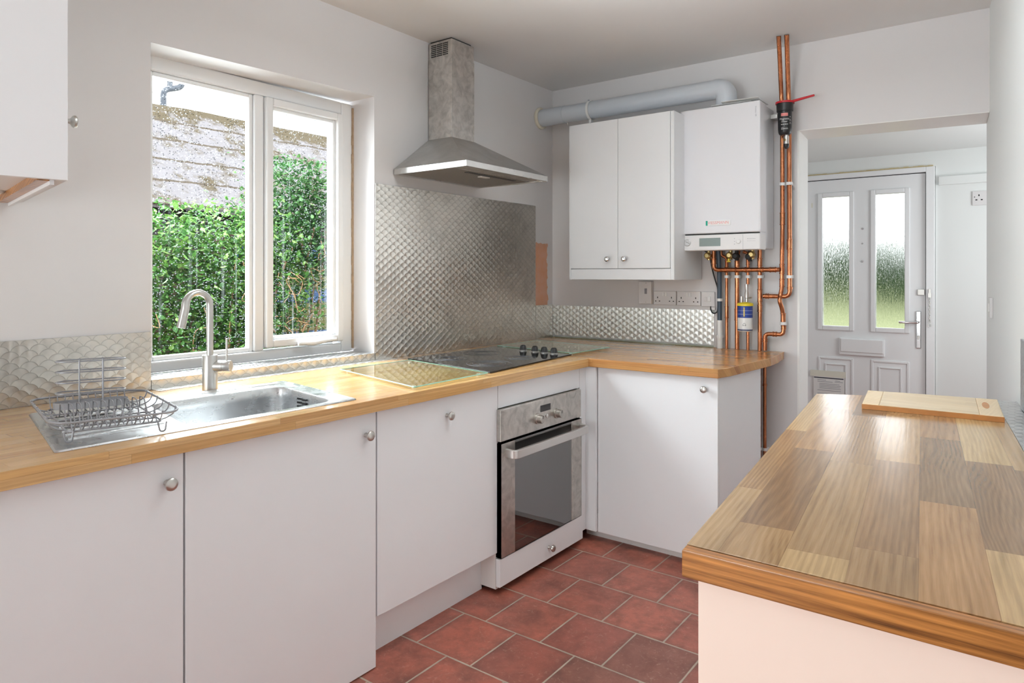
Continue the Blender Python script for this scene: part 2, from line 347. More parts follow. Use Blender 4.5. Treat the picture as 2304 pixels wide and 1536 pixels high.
# ------------------------------------------------------------------ geometry helpers
class MB:
    def __init__(s): s.v = []; s.f = []
    def add(s, vs, fs):
        o = len(s.v); s.v += [tuple(p) for p in vs]; s.f += [tuple(i + o for i in f) for f in fs]; return s
    def box(s, x0, x1, y0, y1, z0, z1):
        x0, x1 = sorted((x0, x1)); y0, y1 = sorted((y0, y1)); z0, z1 = sorted((z0, z1))
        return s.add([(x0, y0, z0), (x1, y0, z0), (x1, y1, z0), (x0, y1, z0), (x0, y0, z1), (x1, y0, z1), (x1, y1, z1), (x0, y1, z1)],
                     [(3, 2, 1, 0), (4, 5, 6, 7), (0, 1, 5, 4), (1, 2, 6, 5), (2, 3, 7, 6), (3, 0, 4, 7)])
    def prism(s, poly, z0, z1):
        a = sum(poly[i][0] * poly[(i + 1) % len(poly)][1] - poly[(i + 1) % len(poly)][0] * poly[i][1] for i in range(len(poly)))
        if a < 0: poly = poly[::-1]
        k = len(poly)
        zf = (lambda z, p: z(p) if callable(z) else z)
        return s.add([(p[0], p[1], zf(z0, p)) for p in poly] + [(p[0], p[1], zf(z1, p)) for p in poly],
                     [tuple(range(k - 1, -1, -1)), tuple(range(k, 2 * k))] + [(i, (i + 1) % k, k + (i + 1) % k, k + i) for i in range(k)])
    def tube(s, pts, r, seg=10, caps=True, closed=False):
        pts = [Vector(p) for p in pts]; k = len(pts)
        rr = r if isinstance(r, (list, tuple)) else [r] * k
        up = None; rings = []
        for i, p in enumerate(pts):
            if closed: t = pts[(i + 1) % k] - pts[i - 1]
            else: t = pts[min(i + 1, k - 1)] - pts[max(i - 1, 0)]
            t.normalize()
            if up is None:
                up = Vector((0, 0, 1)) if abs(t.z) < .9 else Vector((1, 0, 0))
            n1 = up - t * up.dot(t)
            if n1.length < 1e-6: n1 = Vector((1, 0, 0)) - t * t.x
            n1.normalize(); up = n1; n2 = t.cross(n1)
            rings.append([p + (n1 * math.cos(2 * math.pi * j / seg) + n2 * math.sin(2 * math.pi * j / seg)) * rr[i] for j in range(seg)])
        vs = [q for rg in rings for q in rg]; fs = []
        for i in range(k if closed else k - 1):
            a, b = i * seg, ((i + 1) % k) * seg
            for j in range(seg): fs.append((a + j, a + (j + 1) % seg, b + (j + 1) % seg, b + j))
        if caps and not closed: fs += [tuple(range(seg - 1, -1, -1)), tuple((k - 1) * seg + j for j in range(seg))]
        return s.add(vs, fs)
    def lathe(s, o, ax, prof, seg=20, caps=True):
        """prof: (distance along ax, radius)"""
        o = Vector(o); ax = Vector(ax).normalized()
        n1 = (Vector((0, 0, 1)) if abs(ax.z) < .9 else Vector((1, 0, 0))); n1 = (n1 - ax * n1.dot(ax)).normalized(); n2 = ax.cross(n1)
        vs = []; fs = []; k = len(prof)
        for d, r in prof:
            for j in range(seg):
                a = 2 * math.pi * j / seg; vs.append(o + ax * d + (n1 * math.cos(a) + n2 * math.sin(a)) * r)
        for i in range(k - 1):
            for j in range(seg): fs.append((i * seg + j, i * seg + (j + 1) % seg, (i + 1) * seg + (j + 1) % seg, (i + 1) * seg + j))
        if caps: fs += [tuple(range(seg - 1, -1, -1)), tuple((k - 1) * seg + j for j in range(seg))]
        return s.add(vs, fs)
    def ballz(s, c, r, seg=12, ring=8):
        prof = [(-r * math.cos(math.pi * i / ring), max(1e-4, r * math.sin(math.pi * i / ring))) for i in range(ring + 1)]
        return s.lathe(c, (0, 0, 1), prof, seg)

def setp(o, label=None, cat=None, group=None, kind=None):
    if label: o['label'] = label
    if cat: o['category'] = cat
    if group: o['group'] = group
    if kind: o['kind'] = kind
    return o
def obj(name, mb, mat, parent=None, smooth=False, bevel=0.0, label=None, cat=None, group=None, kind=None, seg=2):
    me = bpy.data.meshes.new(name); me.from_pydata(mb.v, [], mb.f); me.update()
    bm = bmesh.new(); bm.from_mesh(me); bmesh.ops.recalc_face_normals(bm, faces=bm.faces); bm.to_mesh(me); bm.free()
    me.materials.append(M[mat] if isinstance(mat, str) else mat)
    o = bpy.data.objects.new(name, me); C.objects.link(o)
    if smooth:
        for p in me.polygons: p.use_smooth = True
        me.set_sharp_from_angle(angle=math.radians(38))
    if bevel:
        b = o.modifiers.new('bevel', 'BEVEL'); b.width = bevel; b.segments = seg; b.limit_method = 'ANGLE'; b.angle_limit = math.radians(40); b.harden_normals = False
    if parent:
        o.parent = parent
        root = parent
        o.matrix_parent_inverse = Matrix.Translation(-base_of(parent))
    return setp(o, label, cat, group, kind)
def base_of(p):
    return Vector(p.location) if p.type == 'EMPTY' else Vector((0, 0, 0))
def thing(name, label=None, cat=None, loc=(0, 0, 0), group=None, kind=None):
    o = bpy.data.objects.new(name, None); C.objects.link(o); o.location = loc; o.empty_display_size = .05
    return setp(o, label, cat, group, kind)
def bez(pts, n=8):
    """Catmull-Rom through pts"""
    P = [Vector(p) for p in pts]; out = []
    for i in range(len(P) - 1):
        p0 = P[max(i - 1, 0)]; p1 = P[i]; p2 = P[i + 1]; p3 = P[min(i + 2, len(P) - 1)]
        for k in range(n):
            t = k / n
            out.append(.5 * ((2 * p1) + (p2 - p0) * t + (2 * p0 - 5 * p1 + 4 * p2 - p3) * t * t + (3 * p1 - p0 - 3 * p2 + p3) * t ** 3))
    out.append(P[-1]); return out
def fillet(pts, r, n=6):
    """polyline with its corners rounded to radius r"""
    P = [Vector(p) for p in pts]; out = [P[0]]
    for i in range(1, len(P) - 1):
        a, b, c = P[i - 1], P[i], P[i + 1]; u = (a - b); w = (c - b); lu, lw = u.length, w.length
        u.normalize(); w.normalize(); d = min(r, lu * .49, lw * .49)
        for k in range(n + 1):
            t = k / n; out.append((b + u * d) * (1 - t) ** 2 + b * 2 * t * (1 - t) + (b + w * d) * t * t)
    out.append(P[-1]); return out
def text_mesh(name, body, size, mat, parent, fn, align='CENTER', bold=0.0):
    cu = bpy.data.curves.new(name, 'FONT'); cu.body = body; cu.size = size; cu.align_x = align; cu.align_y = 'CENTER'; cu.offset = bold
    t = bpy.data.objects.new(name, cu); C.objects.link(t)
    dg = bpy.context.evaluated_depsgraph_get(); me = bpy.data.meshes.new_from_object(t.evaluated_get(dg))
    bpy.data.objects.remove(t); bpy.data.curves.remove(cu)
    me.name = name
    for q in me.vertices: q.co = fn(q.co.x, q.co.y)
    me.materials.clear(); me.materials.append(M[mat])
    o = bpy.data.objects.new(name, me); C.objects.link(o); o.parent = parent; o.matrix_parent_inverse = Matrix.Translation(-base_of(parent)); return o
def struct(name, mb, mat, parent=None, **k):
    return obj(name, mb, mat, parent, kind=None if parent else 'structure', **k)

ZW, ZU, ZC = .825, .788, 2.31
SK = .1005                                               # skew put into the right-hand wall and counter to line up in camera view
def rw(x): return -2.1735 + SK * x

# ------------------------------------------------------------------ the room
struct('floor', MB().box(-5.4, 2.7, -3.2, .25, -.08, 0), 'floor')
struct('ceiling', MB().box(-5.4, .159, -3.0, .25, ZC, ZC + .1), 'ceil')
wl0, wl1, wz0, wz1 = -2.384, -1.422, .80, 1.972
m = MB().box(-5.4, wl0, 0, .25, 0, ZC).box(wl1, .159, 0, .25, 0, ZC).box(wl0, wl1, 0, .25, 0, wz0)
m.prism([(wl0, 0), (wl1, 0), (wl1, .25), (wl0, .25)], lambda p: wz1 - .014 + .024 * (p[0] - wl0) / (wl1 - wl0), ZC)
struct('wall_left', m, 'wall')
m = MB().box(0, .159, -1.418, -.0005, 0, ZC)
m.prism([(0, -1.418), (.159, -1.412), (.159, -2.3), (0, -2.3)], lambda p: 1.896 + (p[1] + 1.418) * .0226 - .1 * p[0], ZC)
struct('wall_back', m, 'wall')
struct('wall_right', MB().prism([(.159, rw(.159)), (-5.4, rw(-5.4)), (-5.4, rw(-5.4) - .12), (.159, rw(.159) - .12)], 0, ZC), 'hallw')
struct('trim_1', MB().prism([(-.0015, -1.412), (.1605, -1.406), (.1605, -1.4215), (-.0015, -1.4215)], 0, 1.893), 'reveal')
hd_z = lambda p: 1.896 + (p[1] + 1.418) * .0226 - .1 * p[0]
struct('trim_4', MB().prism([(-.0012, -1.419), (.1602, -1.413), (.1602, rw(.16) + .001), (-.0012, rw(0) + .001)], lambda p: hd_z(p) - .004, lambda p: hd_z(p) - .0005), 'reveal')
WA, WB = -1.62, -.10
rear = MB().box(-5.4, -5.2, -3.0, WA, 0, ZC).box(-5.4, -5.2, WB, .0, 0, ZC).box(-5.4, -5.2, WA, WB, 0, .25).box(-5.4, -5.2, WA, WB, 2.15, ZC)
struct('wall_rear', rear, 'wall')
w2 = thing('added_window_2', kind='structure', loc=(-5.3, (WA + WB) / 2, .25))  # unseen window, added to go with the rear fill lamp
mid = (WA + WB) / 2
fm = MB().box(-5.34, -5.27, WA, WA + .07, .25, 2.15).box(-5.34, -5.27, WB - .07, WB, .25, 2.15).box(-5.34, -5.27, WA + .07, WB - .07, .25, .32).box(-5.34, -5.27, WA + .07, WB - .07, 2.08, 2.15).box(-5.34, -5.27, mid - .035, mid + .035, .32, 2.08)
obj('window_frame', fm, 'upvc', w2)
for y0, y1 in ((WA + .07, mid - .035), (mid + .035, WB - .07)): obj('pane', MB().box(-5.308, -5.304, y0, y1, .32, 2.08), 'clear', w2)
# hall
HX = 2.5
struct('wall_hall_far', MB().box(HX, HX + .2, -.40, -.775, 0, 2.12).box(HX, HX + .2, -1.765, -3.2, 0, 2.12).box(HX, HX + .2, -.775, -1.765, 2.008, 2.12), 'hallw')
struct('wall_hall_left', MB().box(.159, HX + .2, -.40, -.2, 0, 2.12), 'hallw')
struct('wall_hall_right', MB().box(.159, HX + .2, -3.2, -3.05, 0, 2.12), 'hallw')
struct('wall_hall_near', MB().box(.04, .159, -3.2, rw(0) - .13, 0, 2.12), 'hallw')
struct('ceiling_hall', MB().box(.159, HX + .2, -3.2, -.2, 2.12, 2.22), 'hallw')
struct('trim_2', MB().box(HX - .028, HX, -1.786, -3.05, 1.862, 1.926), 'hallw', bevel=.004)

# ------------------------------------------------------------------ kitchen window
w1 = thing('window_1', kind='structure', loc=(-1.9, .17, .86))
FY0, FY1 = .142, .205
def frame_rect(mb, x0, x1, z0, z1, t, y0, y1, tl=None):
    return mb.box(x0, x0 + t, y0, y1, z0, z1).box(x1 - t, x1, y0, y1, z0, z1).box(x0 + t, x1 - t, y0, y1, z0, z0 + t).box(x0 + t, x1 - t, y0, y1, z1 - t, z1)
fr = MB()
fr.box(wl0 + .001, wl0 + .066, FY0, FY1, .8565, 1.966).box(-1.487, wl1 - .004, FY0, FY1, .8565, 1.966)
fr.box(wl0 + .066, -1.487, FY0, FY1, .8565, .897).box(wl0 + .066, -1.487, FY0, FY1, 1.912, 1.966)
fr.box(-1.915, -1.874, FY0, FY1, .897, 1.912)
obj('window_frame', fr, 'upvc', w1, bevel=.006)
bd = frame_rect(MB(), wl0 + .066, -1.915, .897, 1.912, .016, FY0 + .014, FY1 - .02)
obj('glazing_bead', bd, 'upvc', w1, bevel=.004)
obj('pane', MB().box(wl0 + .08, -1.929, .166, .1695, .911, 1.898), 'rain', w1)
sa = obj('sash', frame_rect(MB(), -1.872, -1.489, .908, 1.908, .030, FY0 - .018, FY1), 'upvc', w1, bevel=.005)
obj('glazing_bead', frame_rect(MB(), -1.843, -1.518, .937, 1.879, .0145, FY0 + .002, FY1 - .02), 'upvc', w1, bevel=.004)
obj('sash_pane', MB().box(-1.830, -1.531, .162, .1655, .950, 1.866), 'rain', w1)
hd = MB().lathe((-1.66, .124, .913), (0, -1, 0), [(0, .012), (.02, .011), (.024, .008)], 14)
hd.tube(bez([(-1.735, .112, .916), (-1.70, .106, .915), (-1.66, .100, .914), (-1.61, .098, .919), (-1.55, .100, .921)], 5), [.009] * 6 + [.011] * 5 + [.009] * 5 + [.007] * 5, 10)
obj('handle', hd, 'upvc', w1, smooth=True)
g = MB()
for k in range(26):
    z0 = .87 + k * .0415; d = R.uniform(.002, .006)
    g.box(wl1 - .004 - d, wl1 + .0005, .136, .143, z0, z0 + .0425)
obj('caulk_line', g, 'caulk', w1)
# engine-turned steel on the sill, its front face and the strip on the worktop
sl = thing('window_sill', 'engine-turned steel sheet covering the window sill, folded down at its front', 'window sill', (-1.9, .07, .80))
obj('sill_top', MB().box(wl0 + .001, wl1 - .001, -.001, .141, .8005, .856), 'spotxy', sl)
obj('sill_front', MB().box(wl0 + .001, wl1 - .001, -.0045, -.0011, ZW + .001, .856), 'spotxz', sl)
obj('worktop_strip', MB().prism([(-2.384, -.004), (-1.33, -.004), (-1.33, -.05), (-2.384, -.058)], ZW, ZW + .002), 'spotxy', None,
    label='narrow engine-turned steel strip lying flat along the back of the worktop under the window', cat='metal strip')

# ------------------------------------------------------------------ splashbacks
def splash(name, label, mb, mat, screws=()):
    t = thing(name, label, 'splashback', mb.v[0], 'engine-turned steel splashbacks')
    obj('sheet', mb, mat, t)
    for p, ax in screws:
        obj('screw', MB().lathe(p, ax, [(0, .004), (.002, .0035), (.0025, .001)], 10), 'nickel', t)
    return t
splash('splashback', 'tall engine-turned steel splashback behind the hob, right of the window',
       MB().box(-1.419, -.184, -.004, -.0005, ZW + .001, 1.601), 'spotxz', [((x, -.004, z), (0, -1, 0)) for x in (-1.40, -.20) for z in (.90, 1.25, 1.57)])
splash('splashback', 'narrow low steel splashback in the corner, right of the tall one behind the hob',
       MB().box(-.182, -.0045, -.0035, -.0005, ZW + .001, 1.02), 'spotxz', [((-.10, -.0035, 1.005), (0, -1, 0))])
splash('splashback', 'low engine-turned steel splashback left of the window, behind the dish rack',
       MB().box(-3.6, wl0 - .001, -.004, -.0005, ZW + .001, 1.014), 'spotxz')
splash('splashback', 'low bright engine-turned steel splashback under the sockets on the boiler wall',
       MB().box(-.004, -.0005, -1.002, -.0045, ZW + .012, 1.016), 'spotyz')
obj('glass_strip', MB().box(-.05, -.004, -1.002, -.02, ZW + .0005, ZW + .007), 'cover', label='thin clear glass strip along the foot of the splashback under the sockets', cat='glass strip')

# ------------------------------------------------------------------ worktops
t = thing('worktop', 'long honey oak worktop under the window, holding the sink and hob', 'worktop', (-2.2, -.36, ZU))
SQ = [(-2.775, -.147), (-2.893, -.652), (-2.101, -.681), (-2.02, -.203)]        # sink rim: back left, front left, front right, back right
def sk(u, v):
    a, b, c, d = [Vector(p) for p in SQ]
    return (a * (1 - u) + d * u) * (1 - v) + (b * (1 - u) + c * u) * v
BU0, BU1, BV0, BV1 = .36, .925, .20, .95
hole = [sk(BU0, BV0), sk(BU0, BV1), sk(BU1, BV1), sk(BU1, BV0)]
def slab_with_hole(outer, inner, z0, z1):
    """outer, inner: four corners each, same order"""
    mb = MB(); vs = []
    for z in (z0, z1):
        vs += [(p[0], p[1], z) for p in outer] + [(p[0], p[1], z) for p in inner]
    fs = []
    for i in range(4):
        j = (i + 1) % 4
        fs += [(i, j, 4 + j, 4 + i), (8 + i, 12 + i, 12 + j, 8 + j), (i, 8 + i, 8 + j, j), (4 + i, 4 + j, 12 + j, 12 + i)]
    return mb.add(vs, fs)
WX0 = -3.32
obj('top_slab', slab_with_hole([(WX0, -.0055), (WX0, -.7246), (-.8078, -.7246), (-.8078, -.0055)], [(p.x, p.y) for p in hole], ZU, ZW), 'oak', t, bevel=.002)
t = thing('worktop', 'shorter brown wooden worktop under the wall cabinet, cut at an angle by the copper pipes', 'worktop', (-.4, -.66, ZU))
obj('top_slab', MB().prism([(-.8068, -.0055), (-.8068, -1.314), (-.72, -1.334), (-.3, -1.374), (-.15, -1.368), (-.0055, -1.352), (-.0055, -.0055)], ZU, ZW), 'iroko', t, bevel=.002)

# ------------------------------------------------------------------ base cabinets
def knob(parent, p, ax, r=.015, mat='nickel'):
    return obj('knob', MB().lathe(p, ax, [(-.001, .0075), (.003, .0065), (.010, .005), (.014, .006), (.018, r * .85), (.021, r), (.025, r * .97), (.0275, r * .8), (.0285, r * .4)], 20), mat, parent, smooth=True)
DY = -.70
def base_cab(label, x0, x1, z0, kx, kz, plinth=None):
    t = thing('base_cabinet', label, 'cabinet', ((x0 + x1) / 2, -.36, 0), 'white base cabinets under the oak worktop')
    obj('carcass', MB().box(x0 + .001, x1 - .001, -.06, DY + .022, max(z0, .03) + .005, .62).box(x0 + .001, x1 - .001, DY + .022, DY + .036, .62, ZU - .002), 'carc', t)
    d = obj('door', MB().box(x0 + .0015, x1 - .0015, DY, DY + .018, z0, .784), 'cab', t, bevel=.0015)
    knob(d, (kx, DY, kz), (0, -1, 0))
    if plinth: obj('plinth', MB().box(x0, x1 - .002, -.606, -.624, 0, z0 + .02), 'cab', t)
    return t
base_cab('white floor-length cabinet under the dish rack, leftmost of the row', -3.24, -2.641, .004, -2.682, .721)
base_cab('white floor-length cabinet door under the sink bowl, knob at its right corner', -2.639, -2.043, .004, -2.085, .719)
base_cab('white cabinet left of the oven with a recessed plinth and a central knob', -2.040, -1.4395, .155, -1.724, .719, True)
# oven housing
OY = -.715
t = thing('oven_housing', 'white cabinet housing the built-in oven, with a shallow drawer below it', 'cabinet', (-1.145, -.36, 0))
obj('side_panel', MB().box(-1.446, -1.431, -.06, OY + .020, .018, .14).box(-1.446, -1.431, -.06, OY + .02, .14, .784), 'carc', t)
obj('side_panel', MB().box(-.861, -.846, -.06, OY + .020, .018, .784), 'carc', t)
obj('filler_panel', MB().box(-1.436, -.846, OY + .015, OY + .033, .6965, .784), 'cab', t, bevel=.001)
dr = obj('drawer', MB().box(-1.449, -.846, OY - .002, OY + .017, .030, .134), 'cab', t, bevel=.0015)
knob(dr, (-1.119, OY - .002, .078), (0, -1, 0), .014)
obj('plinth', MB().box(-1.43, -.862, -.60, -.62, 0, .03), 'gap', t)  # near-black board paints in the shade beneath the oven drawer
# oven
t = thing('oven', 'built-in steel electric oven with two dials and a glass door', 'oven', (-1.15, -.4, .14))
obj('body', MB().box(-1.429, -.863, -.09, OY + .028, .14, .69), 'gap', t)
OPZ0, OPZ1 = .574, .694
cp = obj('control_panel', MB().box(-1.446, -.864, OY - .004, OY + .028, OPZ0, OPZ1), 'ovenst', t, bevel=.002)
obj('display', MB().box(-1.182, -1.109, OY - .005, OY - .003, .644, .670), 'black', cp)
for x in (-1.204, -1.064):
    dk = obj('dial', MB().lathe((x, OY - .004, .621), (0, -1, 0), [(0, .021), (.006, .021), (.008, .017), (.026, .016), (.028, .014)], 22), 'ovenst', cp, smooth=True)
    obj('pointer_mark', MB().box(x - .001, x + .001, OY - .0328, OY - .0315, .624, .636), 'gap', dk)
obj('button', MB().lathe((-1.138, OY - .004, .623), (0, -1, 0), [(0, .008), (.004, .008), (.005, .006)], 16), 'alu', cp, smooth=True)
dz0, dz1 = .138, .566
door = obj('oven_door', frame_rect(MB(), -1.444, -.864, dz0, dz1, .0, OY - .006, OY + .02)
           .box(-1.444, -1.357, OY - .006, OY + .02, dz0, dz1).box(-.944, -.864, OY - .006, OY + .02, dz0, dz1), 'ovenst', t, bevel=.002)
obj('door_glass', MB().box(-1.357, -.944, OY - .004, OY + .002, dz0, dz1), 'ovengl', door)
obj('door_backing', MB().box(-1.357, -.944, OY + .016, OY + .02, dz0, dz1), 'black', door)
hz = .528
hp = fillet([(-1.412, OY - .004, hz), (-1.412, OY - .046, hz - .002), (-.872, OY - .046, hz - .002), (-.872, OY - .004, hz)], .028, 6)
hm = MB()
prof = [(-.007, -.016), (.007, -.016), (.007, .016), (-.007, .016)]
vs = []; fs = []
for i, p in enumerate(hp):
    tg = (hp[min(i + 1, len(hp) - 1)] - hp[max(i - 1, 0)]).normalized(); nn = Vector((tg.y, -tg.x, 0))
    for a, b in prof: vs.append(p + nn * a + Vector((0, 0, b)))
for i in range(len(hp) - 1):
    for j in range(4): fs.append((i * 4 + j, i * 4 + (j + 1) % 4, i * 4 + 4 + (j + 1) % 4, i * 4 + 4 + j))
fs += [(3, 2, 1, 0), tuple(len(vs) - 4 + j for j in range(4))]
obj('handle', MB().add(vs, fs), 'alu', door, bevel=.002, smooth=True)
# corner filler and the cabinet on the return leg
t = thing('corner_filler', 'narrow white corner posts between the oven and the return cabinet', 'filler panel', (-.8, -.7, 0))
obj('post', MB().box(-.845, -.792, DY, DY + .018, .052, .785), 'cab', t)
obj('post', MB().box(-.794, -.776, -.753, -.7005, .052, .785), 'cab', t)
XD = -.78
t = thing('base_cabinet', 'white corner base cabinet under the brown worktop, end panel beside the copper pipes', 'cabinet', (-.5, -1.03, 0))
obj('carcass', MB().box(XD + .022, -.22, -.757, -1.284, .05, ZU - .002), 'carc', t)
d = obj('door', MB().box(XD, XD + .018, -.756, -1.3035, .047, .785), 'cab', t, bevel=.0015)
knob(d, (XD, -1.252, .737), (-1, 0, 0), .014)
obj('end_panel', MB().box(XD + .0205, -.215, -1.285, -1.303, .02, ZU - .001), 'cab', t, bevel=.001)
obj('plinth', MB().box(-.715, -.70, -.66, -1.284, 0, .10), 'carc', t)

# ------------------------------------------------------------------ sink
t = thing('sink', 'inset stainless steel sink with a drainer on the left and one bowl', 'sink', (-2.45, -.42, ZW))
def P3(u, v, z): p = sk(u, v); return (p.x, p.y, z)
def rrect(u0, u1, v0, v1, ru, rv, n=5):
    out = []
    for cx, cy, a0 in ((u1 - ru, v1 - rv, 0), (u0 + ru, v1 - rv, 90), (u0 + ru, v0 + rv, 180), (u1 - ru, v0 + rv, 270)):
        for k in range(n + 1):
            a = math.radians(a0 + 90 * k / n); out.append((cx + ru * math.cos(a), cy + rv * math.sin(a)))
    return out
outer = rrect(0, 1, 0, 1, .012, .018); inner = rrect(BU0 + .004, BU1 - .004, BV0 + .006, BV1 - .006, .065, .10)
k = len(outer); zt = ZW + .004
vs = [P3(u, v, ZW + .0005) for u, v in outer] + [P3(u, v, zt) for u, v in rrect(.004, .996, .006, .994, .012, .018)] + [P3(u, v, zt - .001) for u, v in rrect(.012, .988, .018, .982, .012, .018)] + [P3(u, v, zt - .001) for u, v in inner]
fs = []
for lv in range(3):
    for i in range(k): fs.append((lv * k + i, lv * k + (i + 1) % k, (lv + 1) * k + (i + 1) % k, (lv + 1) * k + i))
obj('rim', MB().add(vs, fs), 'sinkst', t, smooth=True)
lv = [(0, zt - .001, 0), (.004, zt - .006, 0), (.008, ZW - .03, 0), (.014, ZW - .125, 0), (.03, ZW - .148, .01), (.07, ZW - .155, .02)]
vs = []
for d_, z, _ in lv:
    vs += [P3(u, v, z) for u, v in rrect(BU0 + .004 + d_ * .6, BU1 - .004 - d_ * .6, BV0 + .006 + d_, BV1 - .006 - d_, .065, .10)]
fs = [(l * k + i, l * k + (i + 1) % k, (l + 1) * k + (i + 1) % k, (l + 1) * k + i) for l in range(len(lv) - 1) for i in range(k)] + [tuple((len(lv) - 1) * k + i for i in range(k))]
obj('bowl', MB().add(vs, fs), 'sinkst', t, smooth=True)
gm = MB()
for i in range(7):
    v = .22 + i * .095
    a, b = P3(.05, v, zt - .0005), P3(.32, v + .005, zt - .0005)
    gm.tube([a, b], [.0028, .0028], 8)
obj('drainer_rib', gm, 'sinkst', t, smooth=True)
ov = MB()
for r_ in range(3):
    for c_ in range(2):
        p = sk(BU1 - .0125, .50 + c_ * .065); ov.box(p.x - .003, p.x + .001, p.y - .011, p.y + .011, ZW - .022 - r_ * .012, ZW - .016 - r_ * .012)
obj('overflow_slot', ov, 'gap', t)
obj('rear_channel', MB().prism([tuple(sk(u, v)) for u, v in ((.42, .035), (.42, .095), (.95, .095), (.95, .035))], zt - .0008, zt + .0004), 'steel', t, bevel=.002)

# ------------------------------------------------------------------ tap
TB = Vector((-2.267, -.152, ZW))
t = thing('tap', 'brushed steel kitchen mixer tap with a hooked spout, behind the sink', 'tap', TB)
obj('base', MB().lathe(TB, (0, 0, 1), [(0, .0235), (.111, .0235), (.113, .0225), (.113, .011)], 28), 'steel', t, smooth=True)
sd = Vector((-.9995, -.03, 0))
q = lambda s, z: TB + sd * s + Vector((0, 0, z))
arc = [q(0, .11), q(0, .20), q(0, .276)] + [q(.0415 - .0415 * math.cos(math.pi * a / 12), .276 + .0415 * math.sin(math.pi * a / 12)) for a in range(1, 12)] + [q(.084, .266), q(.090, .24), q(.098, .207)]
rr = [.0108] * (len(arc) - 5) + [.0115, .0122, .0127, .0130, .0132]
obj('spout', MB().tube(arc, rr, 18), 'steel', t, smooth=True)
ld = Vector((.62, -.78, 0)).normalized()
lv = obj('lever_body', MB().lathe(TB + Vector((0, 0, .076)), ld, [(.015, .0195), (.043, .0195), (.0435, .0185), (.045, .0185), (.0455, .0195), (.066, .0195), (.068, .018)], 24), 'steel', t, smooth=True)
lp = TB + ld * .054 + Vector((0, 0, .092))
obj('lever', MB().tube([lp, lp + Vector((0, 0, .075))], .0034, 10), 'steel', lv, smooth=True)

# ------------------------------------------------------------------ dish rack
RK = [Vector(p) for p in ((-2.800, -.225), (-2.886, -.610), (-2.640, -.690), (-2.548, -.290))]   # rim: back left, front left, front right, back right
def rk(u, v): return (RK[0] * (1 - u) + RK[3] * u) * (1 - v) + (RK[1] * (1 - u) + RK[2] * u) * v
def K3(u, v, z): p = rk(u, v); return Vector((p.x, p.y, z))
t = thing('dish_rack', 'grey wire dish rack standing on the sink drainer', 'dish rack', K3(.5, .5, ZW + .004))
RZ, BZ = .884, .853
rim = [K3(u, v, RZ + .006 * math.cos(math.pi * 2 * (v - .5))) for u, v in rrect(0, 1, 0, 1, .16, .12, 6)]
obj('rim', MB().tube(rim, .0028, 8, closed=True), 'wire', t, smooth=True)
bm_ = MB()
base = [K3(u, v, BZ) for u, v in rrect(.13, .87, .10, .92, .06, .05, 3)]
bm_.tube(base, .0022, 7, closed=True)
for v in (.32, .56, .78): bm_.tube([K3(.13, v, BZ), K3(.87, v, BZ)], .0022, 7)
for v in (.16, .30, .44, .58, .72, .86):
    for s_ in (0, 1):
        u0, u1 = (0.0, .14) if s_ == 0 else (1.0, .86)
        bm_.tube(bez([K3(u0, v, RZ), K3(u0 + (u1 - u0) * .15, v, RZ - .018), K3(u0 + (u1 - u0) * .6, v, BZ + .003), K3(u1, v, BZ)], 4), .0018, 6)
obj('base_grid', bm_, 'wire', t, smooth=True)
pr_ = MB()
for i in range(11):
    u = .17 + i * .066
    path = [K3(u, .0, RZ), K3(u, .03, RZ - .015), K3(u, .10, BZ), K3(u, .42, BZ), K3(u, .47, BZ + .032), K3(u, .50, BZ + .036), K3(u + .02, .53, BZ + .030), K3(u + .02, .60, BZ), K3(u + .02, .74, BZ), K3(u + .02, .78, BZ + .026), K3(u + .01, .81, BZ + .026), K3(u + .01, .86, BZ - .002), K3(u + .01, .94, BZ + .006), K3(u + .01, 1.0, RZ)]
    pr_.tube(bez(path, 3), .0015, 6)
obj('plate_prong', pr_, 'wire', t, smooth=True)
for u, v in ((.14, .93), (.86, .93), (.14, .10), (.86, .10)):
    du = .035
    obj('foot', MB().tube(fillet([K3(u - du, v, BZ), K3(u - du * .6, v + .01, ZW + .0065), K3(u + du * .6, v + .01, ZW + .0065), K3(u + du, v, BZ)], .01, 4), .0022, 7), 'wire', t, smooth=True)
# cutlery holder standing in the rack
HC = Vector((-2.697, -.338, 0)); hd_ = Vector((.93, -.36, 0)).normalized(); hn = Vector((hd_.y, -hd_.x, 0))
HZ = BZ + .005
t = thing('cutlery_holder', 'tall grey wire cutlery holder with tiered loops, standing inside the dish rack', 'cutlery holder', HC + Vector((0, 0, HZ)))
def oblong(a, b, z, n=6):
    out = []
    for cx, a0 in ((a, -90), (-a, 90)):
        for k_ in range(n + 1):
            an = math.radians(a0 + 180 * k_ / n); out.append(HC + hd_ * (cx + b * 1.2 * math.cos(an) * (1 if True else 0)) + hn * (b * math.sin(an)) + Vector((0, 0, z)))
    return out
for k_ in range(4):
    obj('loop', MB().tube(oblong(.050, .023, HZ + .040 + k_ * .027), .0019, 6, closed=True), 'wire', t, smooth=True)
o1 = oblong(.052, .026, 0)
tray = MB(); k2 = len(o1)
tray.add([p + Vector((0, 0, HZ)) for p in o1] + [p + Vector((0, 0, HZ + .017)) for p in o1], [tuple(range(k2))] + [(i, (i + 1) % k2, k2 + (i + 1) % k2, k2 + i) for i in range(k2)])
obj('tray', tray, 'tray', t)
up_ = MB()
for a in (-.026, .026):
    for b in (-.0235, .0235):
        p = HC + hd_ * a + hn * b; up_.tube([p + Vector((0, 0, HZ + .002)), p + Vector((0, 0, HZ + .124))], .002, 6)
    for z in (.045, .098):
        up_.tube([HC + hd_ * a + hn * -.0235 + Vector((0, 0, HZ + z)), HC + hd_ * a + hn * .0235 + Vector((0, 0, HZ + z))], .0015, 6)
obj('upright', up_, 'wire', t, smooth=True)

